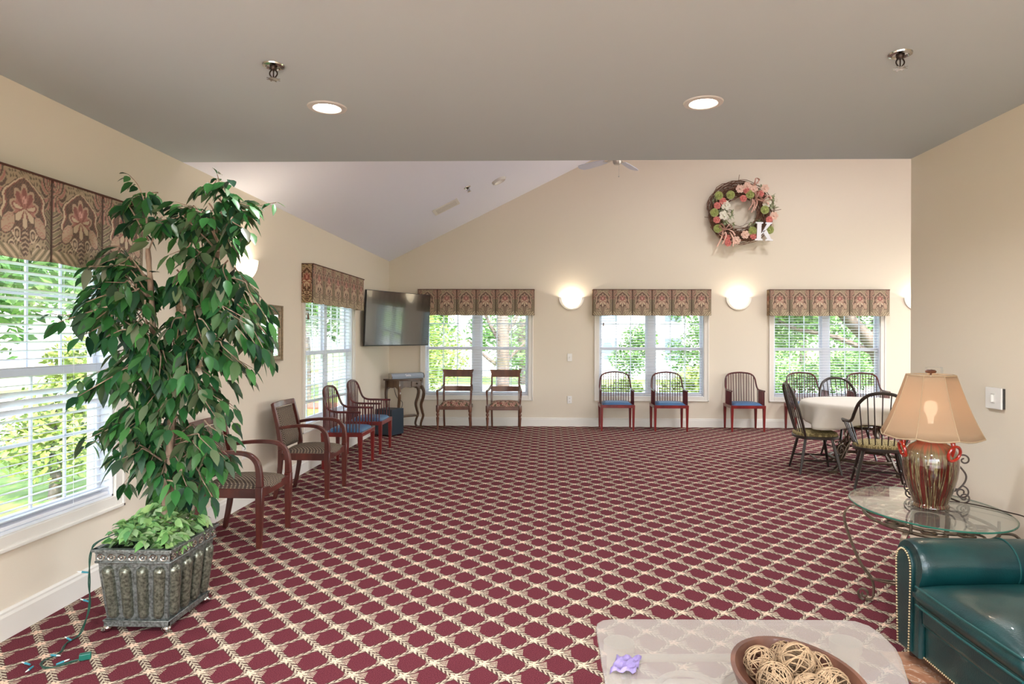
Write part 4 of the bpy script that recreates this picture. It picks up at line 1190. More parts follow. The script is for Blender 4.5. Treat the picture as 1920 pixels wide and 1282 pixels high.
def sprinkler(loc, rot, label):
    t = thing('fire_sprinkler', label, 'sprinkler', loc, 0, None, rot)
    mb = MB(); mb.lathe([(.048,0),(.046,-.006),(.034,-.010),(.030,-.004),(.018,-.003)], 28, caps=False); mb.build('escutcheon', MT['chrome'], t)
    mb = MB(); mb.lathe([(.016,0),(.016,-.016),(.011,-.022)], 14); 
    for s in (-1, 1): mb.tube(smooth_path([(s*.009,0,-.02),(s*.017,0,-.034),(s*.014,0,-.046),(s*.003,0,-.058)], 4), .0032, 6)
    mb.tube([(0,0,-.022),(0,0,-.056)], .003, 6); mb.build('frame', MT['darkmetal'], t)
    mb = MB(); mb.lathe([(.004,-.058),(.021,-.061),(.021,-.063),(0,-.064)], 18)
    for i in range(8):
        a = i*PI/4; mb.cbox((0,0,0), (.012,.005,.0015), T(.024*math.cos(a), .024*math.sin(a), -.062) @ rotz(a))
    mb.build('deflector', MT['chrome'], t)
    return t
p0 = sprinkler((-1.225, 2.86, ZC), None, 'sprinkler head in the flat ceiling at upper left')
dup(p0, (1.498, 2.80, ZC), 0, 'sprinkler head in the flat ceiling at upper right')
dup(p0, (-1.05, 8.43, slope(-1.05)), 0, 'small sprinkler head in the sloping ceiling between the vent and the round light', rot=(0, RS, 0))

vt = thing('ceiling_vent', 'white louvred air vent in the sloping ceiling', 'vent', (-1.39, 8.84, slope(-1.39)), 0, None, (0, RS, 0))
mb = MB()
for x0, x1, y0, y1 in ((-.19,-.15,-.15,.15),(.15,.19,-.15,.15),(-.15,.15,-.15,-.10),(-.15,.15,.10,.15)): mb.box(x0, x1, y0, y1, -.014, 0)
mb.build('frame', MT['white'], vt, smooth=False, bevel=.004)
mb = MB(); mb.box(-.15, .15, -.10, .10, -.004, -.001); mb.build('backing', MT['slot'], vt, smooth=False)
for i in range(5):
    y = -.080+i*.040; mb = MB(); mb.box(-.15, .15, -.008, .008, -.001, .001, T(0, y, -.008) @ M4.Rotation(R(-14), 4, 'X')); mb.build('louvre', MT['white'], vt, smooth=False)

FX, FY, FZ = .853, 8.0, 3.595
fn = thing('ceiling_fan', 'white ceiling fan hanging from the vault, mostly hidden by the bulkhead', 'ceiling fan', (FX, FY, FZ))
zt = slope(FX)-FZ
mb = MB(); mb.lathe([(.014,.17),(.014,zt-.08)], 12); mb.build('downrod', MT['fan'], fn)
mb = MB(); mb.lathe([(.02,zt-.10),(.055,zt-.06),(.07,zt-.005),(.05,zt+.005)], 20); mb.build('canopy', MT['fan'], fn)
mb = MB(); mb.lathe([(0,-.05),(.035,-.048),(.05,-.03),(.055,0),(.085,.02),(.11,.05),(.115,.09),(.10,.13),(.05,.165),(.02,.18)], 28); mb.build('motor_housing', MT['nickel'], fn)
for k in range(5):
    a = R(62)+k*2*PI/5
    m = rotz(a) @ T(0, 0, .025)
    mb = MB(); mb.strip([(.09,0,.0),(.15,0,-.012),(.21,0,0)], .045, .006, (0,1,0), m); b = mb.build('blade_iron', MT['nickel'], fn)
    mb = MB(); ol = [(.19,-.045),(.30,-.06),(.52,-.068),(.60,-.06),(.63,-.03),(.635,0),(.63,.03),(.60,.06),(.52,.068),(.30,.06),(.19,.045)]
    mb.prism(ol, -.003, .003, m @ M4.Rotation(R(13), 4, 'X')); mb.build('blade', MT['fan'], fn, smooth=False)
mb = MB(); mb.tube([(.02,-.02,-.045),(.02,-.02,-.19)], .0018, 5); mb.ball((.02,-.02,-.20), .009, 8, 6); mb.build('pull_chain', MT['nickel'], fn)

# ------------------------------------------------------------------ planter and ficus
PX, PY = -1.965, 3.235
pl = thing('planter', 'silver fluted metal planter box standing on the carpet below the near window', 'planter', (PX, PY, 0))
tw, td, bw, bd = .172, .205, .145, .175         # half sizes at top and bottom
mb = MB(); zb, zt = .035, .345
mb.add([(-bw,-bd,zb),(bw,-bd,zb),(bw,bd,zb),(-bw,bd,zb),(-tw,-td,zt),(tw,-td,zt),(tw,td,zt),(-tw,td,zt)], [(0,3,2,1),(0,1,5,4),(1,2,6,5),(2,3,7,6),(3,0,4,7)])
mb.build('box', MT['pewter'], pl)
def flute(p0, p1, r, out):
    """half-round lobe with domed ends lying on a side"""
    p0, p1, out = V(p0), V(p1), V(out)
    n = 26; pts = []; rs = []
    for i in range(n+1):
        t = i/n; t = .5-.5*math.cos(PI*t); e = min(t, 1-t)*((p1-p0).length)/r
        k = math.sqrt(max(0, 1-(1-min(1, e))**2))
        pts.append(p0.lerp(p1, t)); rs.append(max(.001, r*k*(.82+.18*t)))
    mb = MB(); mb.tube(pts, rs, 12); mb.build('flute', MT['flute'], pl, angle=70)
for i in range(4):
    k = (i-1.5)/1.5*.74
    for s in (-1, 1): flute((k*bw, s*(bd+.004), zb+.03), (k*tw, s*(td-.004), zt-.02), .029, (0,s,0))
    k = (i-1.5)/1.5*.76
    for s in (-1, 1): flute((s*(bw+.004), k*bd, zb+.03), (s*(tw-.004), k*td, zt-.02), .033, (s,0,0))
mb = MB(); o1 = .01
for s in (-1, 1):
    mb.box(-tw-.008, tw+.008, s*(td+.002)-.006, s*(td+.002)+.006, zt-.005, zt+.055); mb.box(s*(tw+.002)-.006, s*(tw+.002)+.006, -td-.004, td+.004, zt-.005, zt+.055)
    for z, r in ((zt, .006), (zt+.045, .005)):
        mb.tube([(-tw-.008, s*(td+.008), z), (tw+.008, s*(td+.008), z)], r, 6); mb.tube([(s*(tw+.008), -td-.008, z), (s*(tw+.008), td+.008, z)], r, 6)
    mb.box(-tw-.02, tw+.02, s*(td+.008)-.014, s*(td+.008)+.014, zt+.05, zt+.064); mb.box(s*(tw+.008)-.014, s*(tw+.008)+.014, -td-.02, td+.02, zt+.05, zt+.064)
mb.build('rim', MT['pewter'], pl, bevel=.002)
mb = MB()
def rosette(c, ux, f):
    ux, f, c = V(ux), V(f), V(c); uz = V((0,0,1))
    mb.tube([c+ux*(.016*math.cos(a*PI/7))+uz*(.014*math.sin(a*PI/7)) for a in range(14)], .0034, 5, closed=True)
    mb.ball(c, .0065, 7, 4)
for i in range(7):
    k = (i-3)/3
    for s in (-1, 1):
        rosette((k*(tw-.02), s*(td+.009), zt+.024), (1,0,0), (0,s,0)); rosette((s*(tw+.009), k*(td-.02), zt+.024), (0,1,0), (s,0,0))
mb.build('rosette_band', MT['chrome'], pl)
mb = MB()
for s in (-1, 1):
    mb.box(-bw-.012, bw+.012, s*(bd+.004)-.008, s*(bd+.004)+.008, .028, .056); mb.box(s*(bw+.004)-.008, s*(bw+.004)+.008, -bd-.01, bd+.01, .028, .056)
    mb.tube([(-bw-.014, s*(bd+.013), .056), (bw+.014, s*(bd+.013), .056)], .0045, 6); mb.tube([(s*(bw+.013), -bd-.013, .056), (s*(bw+.013), bd+.013, .056)], .0045, 6)
mb.build('base_band', MT['pewter'], pl, bevel=.002)
for sx in (-1, 1):
    for sy in (-1, 1):
        mb = MB(); mb.ball((sx*bw, sy*bd, .018), .02, 10, 6, sz=.9); mb.ball((sx*(bw+.012), sy*(bd+.012), .010), .013, 8, 5, sz=.75); mb.build('foot', MT['chrome'], pl)
mb = MB(); mb.box(-tw+.012, tw-.012, -td+.012, td-.012, zt-.03, zt+.02); mb.build('soil', mat('moss', srgb(58,62,36), .95, noise=.4, nscale=40), pl, smooth=False)

# ficus: positions read as x (metres), z (metres) in the plane of the planter, y spread gives depth
fi = thing('ficus_tree', 'artificial ficus tree with two pale trunks growing out of the silver planter', 'tree', (PX, PY, zt+.02))
def L(px, py, dy=0.0):
    """photo point at depth PY+dy -> local metres of the ficus"""
    Y = PY+dy
    return V(((px-1026)/1215*Y-PX, dy, 1.42+(632-py)/1215*Y-zt-.02))
trunkA = smooth_path([L(298,985,0), L(303,900,.0), L(310,800,.02), L(300,740,.02), L(278,640,.0), L(270,540,.0), L(264,465,-.01)], 6)
trunkB = smooth_path([L(303,985,.02), L(309,900,.03), L(313,820,.05), L(318,720,.06), L(332,640,.08), L(348,575,.10), L(392,505,.12), L(402,440,.12)], 6)
for P, r0, r1 in ((trunkA, .020, .012), (trunkB, .021, .009)):
    mb = MB(); n = len(P); mb.tube(P, [r0+(r1-r0)*i/(n-1)+.0016*math.sin(i*1.7) for i in range(n)], 9); mb.build('trunk', MT['bark'], fi)
rnd = random.Random(11)
bmb = MB(); fmb = MB()
def twig_leaves(path, n, size, tip=True):
    """leaves hang along a twig"""
    path = smooth_path(path, 5); m = len(path)
    bmb.tube(path, [.0045*(1-.7*i/m) for i in range(m)], 5)
    for k in range(n):
        t = (k+.6)/n; i = min(int(t*(m-1)), m-2)
        p = path[i].lerp(path[i+1], rnd.random()); d = (path[i+1]-path[i]).normalized()
        a = rnd.uniform(0, 2*PI); side = V((math.cos(a), math.sin(a), rnd.uniform(-.9, .25)))
        dd = (d*rnd.uniform(.2,.7)+side*.8+V((0,0,-.30))).normalized()
        Ls = size*rnd.uniform(.75,1.2)
        st = p+dd*.012
        fmb.leaf(st, dd, Ls, Ls*rnd.uniform(.46,.56), rnd.uniform(.15,.5), rnd.uniform(.1,.4), rnd.uniform(-.9,.9))
    if tip: fmb.leaf(path[-1], (path[-1]-path[-2]).normalized()+V((0,0,-.4)), size, size*.5, .3)
# clusters: centre px, radius px, number of twigs
CL = [(258,350,24,3,(262,420)),(228,400,26,3,(266,450)),(282,420,24,3,(266,470)),
      (200,490,46,7,(268,530)),(160,530,50,8,(268,560)),(125,575,45,5,(268,590)),(200,570,60,9,(272,590)),(150,610,45,5,(272,620)),(215,630,50,7,(276,640)),(245,550,40,6,(270,560)),
      (300,400,30,4,(400,470)),(345,385,32,4,(402,450)),(395,350,30,4,(404,420)),(430,385,34,5,(404,440)),(470,390,26,3,(404,440)),(380,420,36,6,(402,460)),(425,440,36,5,(402,470)),(330,430,28,3,(398,470)),
      (350,500,44,7,(392,505)),(310,540,40,5,(350,575)),(390,535,50,8,(385,512)),(440,560,48,8,(392,510)),(470,600,40,7,(392,515)),(420,610,55,9,(350,580)),(495,640,26,4,(400,540)),(460,650,34,5,(380,570)),(350,620,50,7,(336,640)),(390,670,50,8,(330,650)),(430,690,42,7,(330,660)),
      (300,680,52,8,(290,680)),(250,700,56,9,(290,690)),(200,700,48,7,(290,700)),(150,730,34,4,(290,720)),(230,760,56,9,(300,750)),(290,770,54,9,(310,780)),(350,740,54,9,(318,740)),(400,760,40,7,(318,750)),(190,820,46,6,(306,800)),(170,855,30,3,(306,830)),(250,830,46,7,(310,830)),(320,840,54,8,(312,840)),(380,830,46,7,(314,830)),(400,850,30,4,(314,840)),(360,880,38,5,(312,880)),(235,880,40,4,(308,880)),(275,905,38,4,(306,900)),(330,925,34,4,(304,930)),(290,945,34,4,(302,950)),(380,920,26,3,(312,890))]
for cx, cy, rad, ntw, root in CL:
    for k in range(ntw):
        dy = rnd.uniform(-.28, .30)
        e = L(cx+rnd.uniform(-1,1)*rad, cy+rnd.uniform(-.7,.9)*rad, dy)
        e.x = max(e.x, XL-PX+.06)
        s = L(root[0], root[1], .0 if root[0] < 300 else .05)
        mid = s.lerp(e, .55)+V((rnd.uniform(-.02,.02), rnd.uniform(-.02,.02), .05+rnd.uniform(0,.05)))
        near = mid.lerp(e, .25)
        if k % 3 == 0: twig_leaves([s, mid, near, e], 9, .085)
        else: twig_leaves([mid+V((rnd.uniform(-.03,.03), rnd.uniform(-.03,.03), rnd.uniform(-.02,.03))), near, e], 8, .085)
twig_leaves([L(262,420), L(258,380), L(245,345), L(228,325)], 12, .06)
twig_leaves([L(404,430,.1), L(406,380,.1), L(402,340,.1), L(398,324,.1)], 9, .06)
twig_leaves([L(430,395,.1), L(470,385,.1), L(512,378,.1)], 9, .05)
twig_leaves([L(200,560), L(120,590), L(75,590)], 8, .06)
twig_leaves([L(470,600), L(500,640), L(505,680)], 10, .06)
bmb.build('branch', MT['bark'], fi)
fmb.build('foliage', MT['ficus'], fi, angle=80)
# ivy in the planter
iv = thing('ivy', 'pale green ivy filling the top of the silver planter', 'plant', (PX, PY, zt+.02))
mb = MB()
for k in range(230):
    x, y = rnd.uniform(-.16,.16), rnd.uniform(-.19,.19)
    h = .03+.19*rnd.random()*(1-(x/.22)**2)*(1-(y/.26)**2)
    a = rnd.uniform(0, 2*PI); d = V((math.cos(a), math.sin(a), rnd.uniform(-.5,1.0)))
    if abs(x) > .12: d.x = abs(d.x)*(1 if x > 0 else -.5)
    sz = rnd.uniform(.05,.085)
    q = V((x, y, h))
    for da in (-.75, 0, .75):
        dd = M4.Rotation(da, 3, 'Z') @ d
        mb.leaf(q, dd, sz*(1 if da == 0 else .72), sz*.55, .5, .3, rnd.uniform(-1.1,1.1))
mb.build('foliage', MT['ivy'], iv, angle=80)
mb = MB()
for k in range(16):
    x, y = rnd.uniform(-.11,.11), rnd.uniform(-.14,.14); mb.tube([(x*.5, y*.5, 0), (x, y, .07)], .003, 5)
mb.build('stem', MT['wire'], iv)
# string lights
sl = thing('string_light', 'green string light cord trailing from the planter onto the carpet', 'string lights', (0,0,0))
path = smooth_path([(PX-.10, PY-.13, .47), (PX-.19, PY-.17, .43), (PX-.205, PY-.215, .38), (PX-.20, PY-.22, .25), (PX-.205, PY-.225, .12), (-2.19, 2.99, .02), (-2.21, 2.93, .006), (-2.17, 2.84, .006), (-2.185, 2.76, .006), (-2.14, 2.70, .006), (-2.09, 2.72, .006), (-2.04, 2.765, .008)], 7)
mb = MB(); mb.tube(path, .0028, 6); mb.tube([p+V((.006*math.sin(i*.5), .006*math.cos(i*.5), .002)) for i, p in enumerate(path)], .0028, 6); mb.build('wire', MT['wire'], sl)
mb = MB(); mb.box(-.022, .022, -.013, .013, 0, .026, T(-2.02, 2.785, .004) @ rotz(.5)); mb.build('plug', mat('green_plug', srgb(10,92,78), .35), sl, smooth=False, bevel=.003)
for x, y, z, dx, dy, dz in ((-2.185,2.80,.012,.9,-.1,.0),(-2.21,2.715,.012,-.9,.2,.1),(-2.185,2.70,.012,.1,-.9,.0),(-2.10,2.72,.012,.6,.7,.1),(PX-.205,PY-.225,.30,-.6,-.6,.3),(PX-.205,PY-.22,.16,-.9,.1,.2),(-2.20,2.94,.012,-.7,.3,.1)):
    d = V((dx, dy, dz)).normalized(); p = V((x, y, z))
    mb = MB(); mb.tube([p, p+d*.028], [.004, .005], 7); so = mb.build('socket', MT['bulbsock'], sl)
    mb = MB(); mb.tube([p+d*.027, p+d*.04, p+d*.048], [.003, .003, .0008], 6); mb.build('bulb', MT['clearbulb'], so)

# ------------------------------------------------------------------ side table, lamp, easel
TZ = .57
st = thing('side_table', 'oval glass topped side table with scrolled iron base behind the green armchair', 'side table', (1.927, 3.341, 0))
n = 72; el = lambda k: [(k*.334*math.cos(2*PI*i/n), k*.439*math.sin(2*PI*i/n)) for i in range(n)]
mb = MB(); mb.prism(el(1), TZ-.011, TZ); mb.build('glass_top', MT['tglass'], st, bevel=.002)
mb = MB(); mb.tube([(x, y, TZ-.0055) for x, y in el(1.0)], .0042, 6, closed=True); mb.build('glass_edge', MT['gedge'], st)
mb = MB(); zf = .50
for k, z in ((.80, zf), (.55, zf)):
    mb.tube([(x, y, z) for x, y in el(k)], .0085, 8, closed=True)
for i in range(8):
    a = i*PI/4+.2
    c = V((.22*math.cos(a)*.9, .30*math.sin(a)*.9, zf)); mb.tube(spiral(c, .068, .014, a, a+R(520), 34, (1,0,0), (0,1,0)), .006, 6)
mb.build('scroll_frame', MT['iron'], st)
mb = MB(); mb.lathe([(.05,zf-.03),(.056,zf-.025),(.056,zf+.02),(.05,zf+.026)], 24); mb.build('collar', mat('brown_collar', srgb(104,72,58), .4, metal=.3), st)
for k in range(4):
    a = [R(140), R(40), R(-40), R(-140)][k]
    ex, ey = .80*.334*math.cos(a), .80*.439*math.sin(a); q = V((math.cos(a), math.sin(a), 0)); s = (-math.sin(a), math.cos(a), 0)
    p = V((ex, ey, 0))
    mb = MB(); mb.tube([p+V((0,0,zf)), p+V((0,0,TZ-.012))], .007, 8)
    leg = smooth_path([p+V((0,0,zf)), p+q*.06+V((0,0,zf+.004)), p+q*.10+V((0,0,zf-.05)), p+q*.085+V((0,0,.36)), p+q*.02+V((0,0,.20)), p-q*.04+V((0,0,.12)), p-q*.045+V((0,0,.03)), p-q*.01+V((0,0,.006))], 6)
    mb.strip(leg, .024, .008, s)
    mb.strip(spiral(p+q*.0+V((0,0,.036)), .034, .008, R(-90), R(380), 26, tuple(q)), .024, .006, s)
    mb.build('leg', MT['iron'], st, angle=60)
mb = MB()
for i in range(4):
    a0, a1 = [R(140), R(40), R(-40), R(-140)][i], [R(40), R(-40), R(-140), R(140)][i]
    p0 = V((.75*.334*math.cos(a0), .75*.439*math.sin(a0), .125))*1.0; p1 = V((.75*.334*math.cos(a1), .75*.439*math.sin(a1), .125))
    mid = (p0+p1)/2*.45; mid.z = .14
    mb.tube(smooth_path([p0-V((0,0,0)), mid, p1], 10), .006, 6)
mb.build('stretcher', MT['iron'], st)

REAR_FILL = []
lp = thing('table_lamp', 'lit table lamp with red brown drip glazed urn and tan shade', 'lamp', (1.938, 3.33, TZ))
prof = [(.0,.0),(.078,.0),(.084,.006),(.082,.016),(.076,.022),(.086,.05),(.104,.10),(.119,.16),(.125,.21),(.124,.25),(.115,.285),(.096,.310),(.074,.322),(.062,.330),(.062,.346),(.072,.356),(.066,.362),(0,.362)]
mb = MB(); mb.lathe(prof, 48); mb.build('urn', MT['vase'], lp)
mb = MB(); mb.lathe([(.05,.36),(.05,.372),(.015,.378),(.012,.42)], 20); mb.build('neck', MT['nickel'], lp)
for s in (-1, 1):
    a = R(172) if s < 0 else R(288)
    m = rotz(a)
    mb = MB(); mb.tube(smooth_path([(.055,0,.345),(.085,0,.362),(.118,0,.350),(.128,0,.315),(.120,.004,.285),(.106,.008,.262)], 6), [.016-.00035*i for i in range(31)], 9, m=m)
    mb.build('handle', MT['handle'], lp)
    mb = MB(); c = V((.132, 0, .288)); mb.tube([m @ (c+V((.01*math.sin(t*PI/12), .036*math.cos(t*PI/12), .036*math.sin(t*PI/12)))) for t in range(24)], .0075, 8, closed=True)
    mb.build('handle_ring', MT['handle'], lp)
# shade: eight panels, flared
mb = MB(); npan, rows = 8, 10; vs = []
for j in range(rows+1):
    t = j/rows; r = .112+(.232-.112)*(.82*t+.18*t*t*t); z = .665-.300*t
    for k in range(npan):
        a = R(-90)+2*PI*k/npan
        for i in range(6):
            q = i/6; b = a+2*PI/npan*q
            corner = math.cos(PI/npan)/math.cos((q-.5)*2*PI/npan)
            rr = r*(.35+.65*corner)/(.35+.65*1)*(1-.02*math.sin(PI*q))
            sc = 1+.018*max(0, t-.85)/.15*math.cos((q-.5)*2*PI)*0
            vs.append((rr*math.cos(b)*sc, rr*math.sin(b)*sc, z-(.010*math.sin(PI*q) if j == rows else 0)))
k = npan*6
mb.add(vs, [(j*k+i, j*k+(i+1) % k, (j+1)*k+(i+1) % k, (j+1)*k+i) for j in range(rows) for i in range(k)])
sh = mb.build('lamp_shade', MT['shade'], lp, angle=14, solid=.002)
mb = MB()
for p in range(npan): mb.tube([V(vs[j*k+p*6])*1.004 for j in range(rows+1)], .0022, 5)
for j, r in ((0, .004), (rows, .0035)): mb.tube([vs[j*k+i] for i in range(k)], r, 6, closed=True)
mb.build('shade_trim', mat('shade_trim', srgb(172,148,118), .8), sh)
mb = MB(); mb.lathe([(.004,.655),(.004,.672),(.022,.676),(.026,.684),(.018,.692),(0,.694)], 18); mb.build('finial', MT['walnut'], lp)
mb = MB(); mb.tube(smooth_path([(.0,-.03,.43),(.0,-.075,.50),(0,-.06,.60),(0,0,.66),(0,.06,.60),(0,.075,.50),(0,.03,.43)], 5), .0025, 6)
for i in range(3):
    a = i*2*PI/3; mb.tube([(0,0,.664),(.112*math.cos(a),.112*math.sin(a),.664)], .002, 5)
mb.build('harp', MT['nickel'], lp)
mb = MB(); mb.lathe([(.013,.42),(.014,.45),(.030,.485),(.032,.505),(.022,.53),(0,.538)], 16); mb.build('bulb', MT['bulb_lit'], lp)
mb = MB(); mb.tube(smooth_path([(.06,.05,.004),(.12,.09,.005),(.22,.05,.005),(.30,-.10,.005),(.325,-.22,.004),(.335,-.26,-.05),(.345,-.25,-.2),(.36,-.2,-.45),(.40,-.1,-.564)], 7), .003, 6); mb.build('power_cord', MT['darkmetal'], lp)
mb = MB(); mb.strip(smooth_path([(.03,.09,.648),(.03,.092,.695),(.04,.092,.70),(.10,.09,.70),(.108,.09,.695),(.108,.088,.648)], 5), .02, .0015, (0,1,0)); mb.build('shade_clip', MT['acrylic'], lp)

for x, y, lab in ((-2.1, -.9, 'unseen fill lamp added behind the viewer on the left'), (2.0, -.6, 'unseen fill lamp added behind the viewer on the right')):  # lamps on tables added out of view as fill light
    sd_ = thing('fill_lamp_stand', 'unseen round table added under a fill lamp behind the viewer', 'side table', (x, y, .006), 0, 'unseen tables added for the fill lamps')
    mb = MB(); mb.lathe([(.0,.545),(.26,.545),(.27,.555),(.26,.564),(0,.564)], 32); mb.build('top', MT['walnut'], sd_)
    mb = MB(); mb.lathe([(.16,0),(.17,.02),(.05,.06),(.035,.2),(.05,.35),(.03,.5),(.08,.545)], 20); mb.build('pedestal', MT['walnut'], sd_)
    dup(lp, (x, y, TZ), 1.0, lab)
    REAR_FILL.append((x, y))
ea = thing('scroll_easel', 'small curled wrought iron easel standing behind the table lamp', 'easel', (2.065, 3.50, TZ), R(-25))
mb = MB()
for s in (-1, 1):
    mb.tube(smooth_path([(s*.02,0,.02),(s*.10,0,.06),(s*.135,0,.13),(s*.09,0,.20),(s*.05,0,.26)], 7), .0045, 6)
    mb.tube(spiral((s*.115,0,.045), .035, .008, R(90), R(90)-s*R(480), 30), .004, 6)
    mb.tube(spiral((s*.12,-.05,.028), .026, .006, R(-90), R(-90)+s*R(460), 26), .004, 6)
    mb.tube(spiral((s*.125,0,.215), .032, .006, R(200 if s > 0 else -20), R(200 if s > 0 else -20)-s*R(470), 28), .004, 6)
    mb.tube(spiral((s*.05,0,.12), .045, .01, R(-90), R(-90)+s*R(500), 30), .004, 6)
    mb.tube([(s*.03,0,.02),(s*.10,-.05,.0045)], .0045, 6); mb.tube([(s*.03,0,.02),(s*.06,.07,.0045)], .0045, 6)
mb.tube([(-.1,0,.06),(.1,0,.06)], .004, 6); mb.tube([(-.05,0,.26),(.05,0,.26)], .004, 6)
mb.build('scrollwork', MT['darkmetal'], ea)

# ------------------------------------------------------------------ green leather armchair (faces -x; built with x toward the back)
AX, AY = 1.58, 2.98
ac = thing('leather_armchair', 'dark green leather armchair with nailhead trim at lower right', 'armchair', (AX, AY, .006))
def arm_profile(yo):
    """closed outline in (y, z): straight sides, rolled top"""
    pts = [(yo, .055), (yo, .40)]
    for i in range(17):
        a = PI/2+PI/2-(PI*1.12)*i/16
        pts.append((yo-.105-.105*-math.cos(a)*-1 if False else yo-.108-.112*math.cos(PI-a) , .43+.108*math.sin(a)))
    return pts
def arm_poly(yo):
    pts = [(yo-.012, .055), (yo-.006, .38)]
    for i in range(19):
        a = R(-5)+R(200)*i/18
        pts.append((yo-.108+.112*math.cos(a), .432+.108*math.sin(a)))
    pts += [(yo-.195, .36), (yo-.19, .055)]
    return pts
def extrude_x(mb, poly, x0, x1, rnd_front=0.0):
    n = len(poly); cy = sum(p[0] for p in poly)/n; cz = sum(p[1] for p in poly)/n
    st = [(x0+rnd_front, 1.0), (x1, 1.0)]
    if rnd_front: st = [(x0, .90), (x0+rnd_front*.15, .94), (x0+rnd_front*.5, .98), (x0+rnd_front, 1.0), (x1, 1.0)]
    vs = []
    for x, k in st: vs += [(x, cy+(y-cy)*k, (cz+(z-cz)*k) if z > .1 else z) for y, z in poly]
    fs = [tuple(range(n)), tuple((len(st)-1)*n+i for i in range(n))]
    for j in range(len(st)-1): fs += [(j*n+i, j*n+(i+1) % n, (j+1)*n+(i+1) % n, (j+1)*n+i) for i in range(n)]
    mb.add(vs, fs)
for nm, yo, flip in (('arm', 0.0, 1), ('arm', -.845, -1)):
    poly = arm_poly(0)
    if flip < 0: poly = [(yo-.20-y-0.0, z) for y, z in poly][::-1]
    mb = MB(); extrude_x(mb, poly, 0, .80, .045)
    arm = mb.build(nm, MT['leather'], ac, angle=50)
    # facing panel with its own nail row
    pf = [(y, z) for y, z in poly]
    cy = sum(p[0] for p in pf)/len(pf)
    W = .064
    cyp = -.085 if flip > 0 else yo-.20+.085
    face = [(cyp-W*.8, .06), (cyp-W, .38)]+[(cyp+W*math.cos(PI-PI*i/12), .425+W*1.15*math.sin(PI*i/12)) for i in range(13)]+[(cyp+W, .38), (cyp+W*.8, .06)]
    mb = MB(); n = len(face)
    vs = [(-.010, y, z) for y, z in face]+[(.02, y, z) for y, z in face]
    mb.add(vs, [tuple(range(n))]+[(i, (i+1) % n, n+(i+1) % n, n+i) for i in range(n)])
    mb.build('front_panel', MT['leather'], arm, bevel=.004)
    mb = MB(); total = []
    for i in range(len(face)-1):
        a, b = V((0,)+face[i]), V((0,)+face[i+1]); total.append((a, b))
    acc = 0.0; step = .0125; nxt = 0.0
    for a, b in total:
        Ls = (b-a).length
        while nxt <= acc+Ls:
            p = a.lerp(b, (nxt-acc)/Ls); c = V((0, cyp, .3)); inward = V((0, cyp-p.y, (.42-p.z) if p.z > .42 else 0)); 
            if inward.length > 1e-4: p = p+inward.normalized()*.008
            mb.ball((-.012, p.y, p.z), .0052, 7, 4); nxt += step
        acc += Ls
    mb.build('nailhead_trim', MT['nail'], arm)
    xs = .40; mb = MB(); mb.tube([(xs, y, z) for y, z in [(cy+(y-cy)*1.005, .29+(z-.29)*1.008) for y, z in poly[1:-1]]], .0035, 6); mb.build('seam_welt', MT['welt'], arm)
YI0, YI1 = -.195, -.85                               # between the arms
mb = MB(); mb.box(.0, .70, YI1, YI0, .20, .285); mb.build('front_rail', MT['leather'], ac, bevel=.022, seg=4)
mb = MB(); mb.box(.018, .70, YI1, YI0, .055, .20); mb.build('front_apron', MT['leather'], ac, bevel=.01, seg=3)
mb = MB(); mb.tube([(.012, YI0, .205), (.012, YI1, .205)], .005, 6); mb.tube([(.003, YI0, .283), (.003, YI1, .283)], .005, 6); mb.build('rail_welt', MT['welt'], ac)
mb = MB()
for i in range(52): mb.ball((.014, YI0-.006-i*.0125, .066), .0048, 7, 4)
mb.build('nailhead_trim', MT['nail'], ac)
# loose seat cushion with creases
rnd = random.Random(5)
wr_ = [(rnd.uniform(6,22), rnd.uniform(6,22), rnd.uniform(0,6.3), rnd.uniform(.3,1)) for _ in range(9)]
def crease(x, y): return sum(a*math.sin(p*x+q*y+ph) for p, q, ph, a in wr_)*.0016
mb = MB(); N, K = 34, 34; x0, x1, y0, y1 = -.035, .62, YI1+.005, YI0-.005
def cp(a, b, top):
    x = x0+(x1-x0)*a; y = y0+(y1-y0)*b
    ex = min(a, 1-a)*(x1-x0); ey = min(b, 1-b)*(y1-y0)
    e = min(1, min(ex, ey)/.05); rdd = math.sqrt(max(0, 1-(1-e)**2))
    cr = (1-(a*2-1)**4)*(1-(b*2-1)**4)
    if top: return (x-(.012*math.sin(PI*b) if a < .02 else 0), y, .345+.030*rdd+.045*cr+crease(x, y)*min(1, e*1.2))
    return (x, y, .325-.035*rdd)
mb.grid(N, K, lambda a, b: cp(a, b, True)); mb.grid(N, K, lambda a, b: cp(a, b, False))
o = len(mb.v)//2
ring = [i for i in range(N+1)]+[N+(N+1)*j for j in range(1, K+1)]+[(N+1)*K+i for i in range(N-1, -1, -1)]+[(N+1)*j for j in range(K-1, 0, -1)]
mb.f += [(ring[i], ring[(i+1) % len(ring)], o+ring[(i+1) % len(ring)], o+ring[i]) for i in range(len(ring))]
sc_ = mb.build('seat_cushion', MT['leather'], ac, angle=75)
mb = MB()
for z, k in ((.372, 1), (.296, 1)): mb.tube([(x0+.004, y0+.015, z), (x0-.008, (y0+y1)/2, z+.003), (x0+.004, y1-.015, z)], .005, 6)
mb.build('cushion_welt', MT['welt'], sc_)
mb = MB(); extrude = []
mb.box(.60, .80, YI1-.1, YI0+.1, .055, .78); mb.build('backrest', MT['leather'], ac, bevel=.07, seg=5)
mb = MB(); mb.box(.03, .78, YI1-.17, YI0+.17, .03, .06); mb.build('plinth', MT['darkwood'], ac, smooth=False, bevel=.004)
for x in (.06, .74):
    for y in (-.04, -1.0):
        mb = MB(); mb.lathe([(.018,0),(.026,.035)], 12, T(x, y, 0)); mb.build('foot', MT['darkwood'], ac)

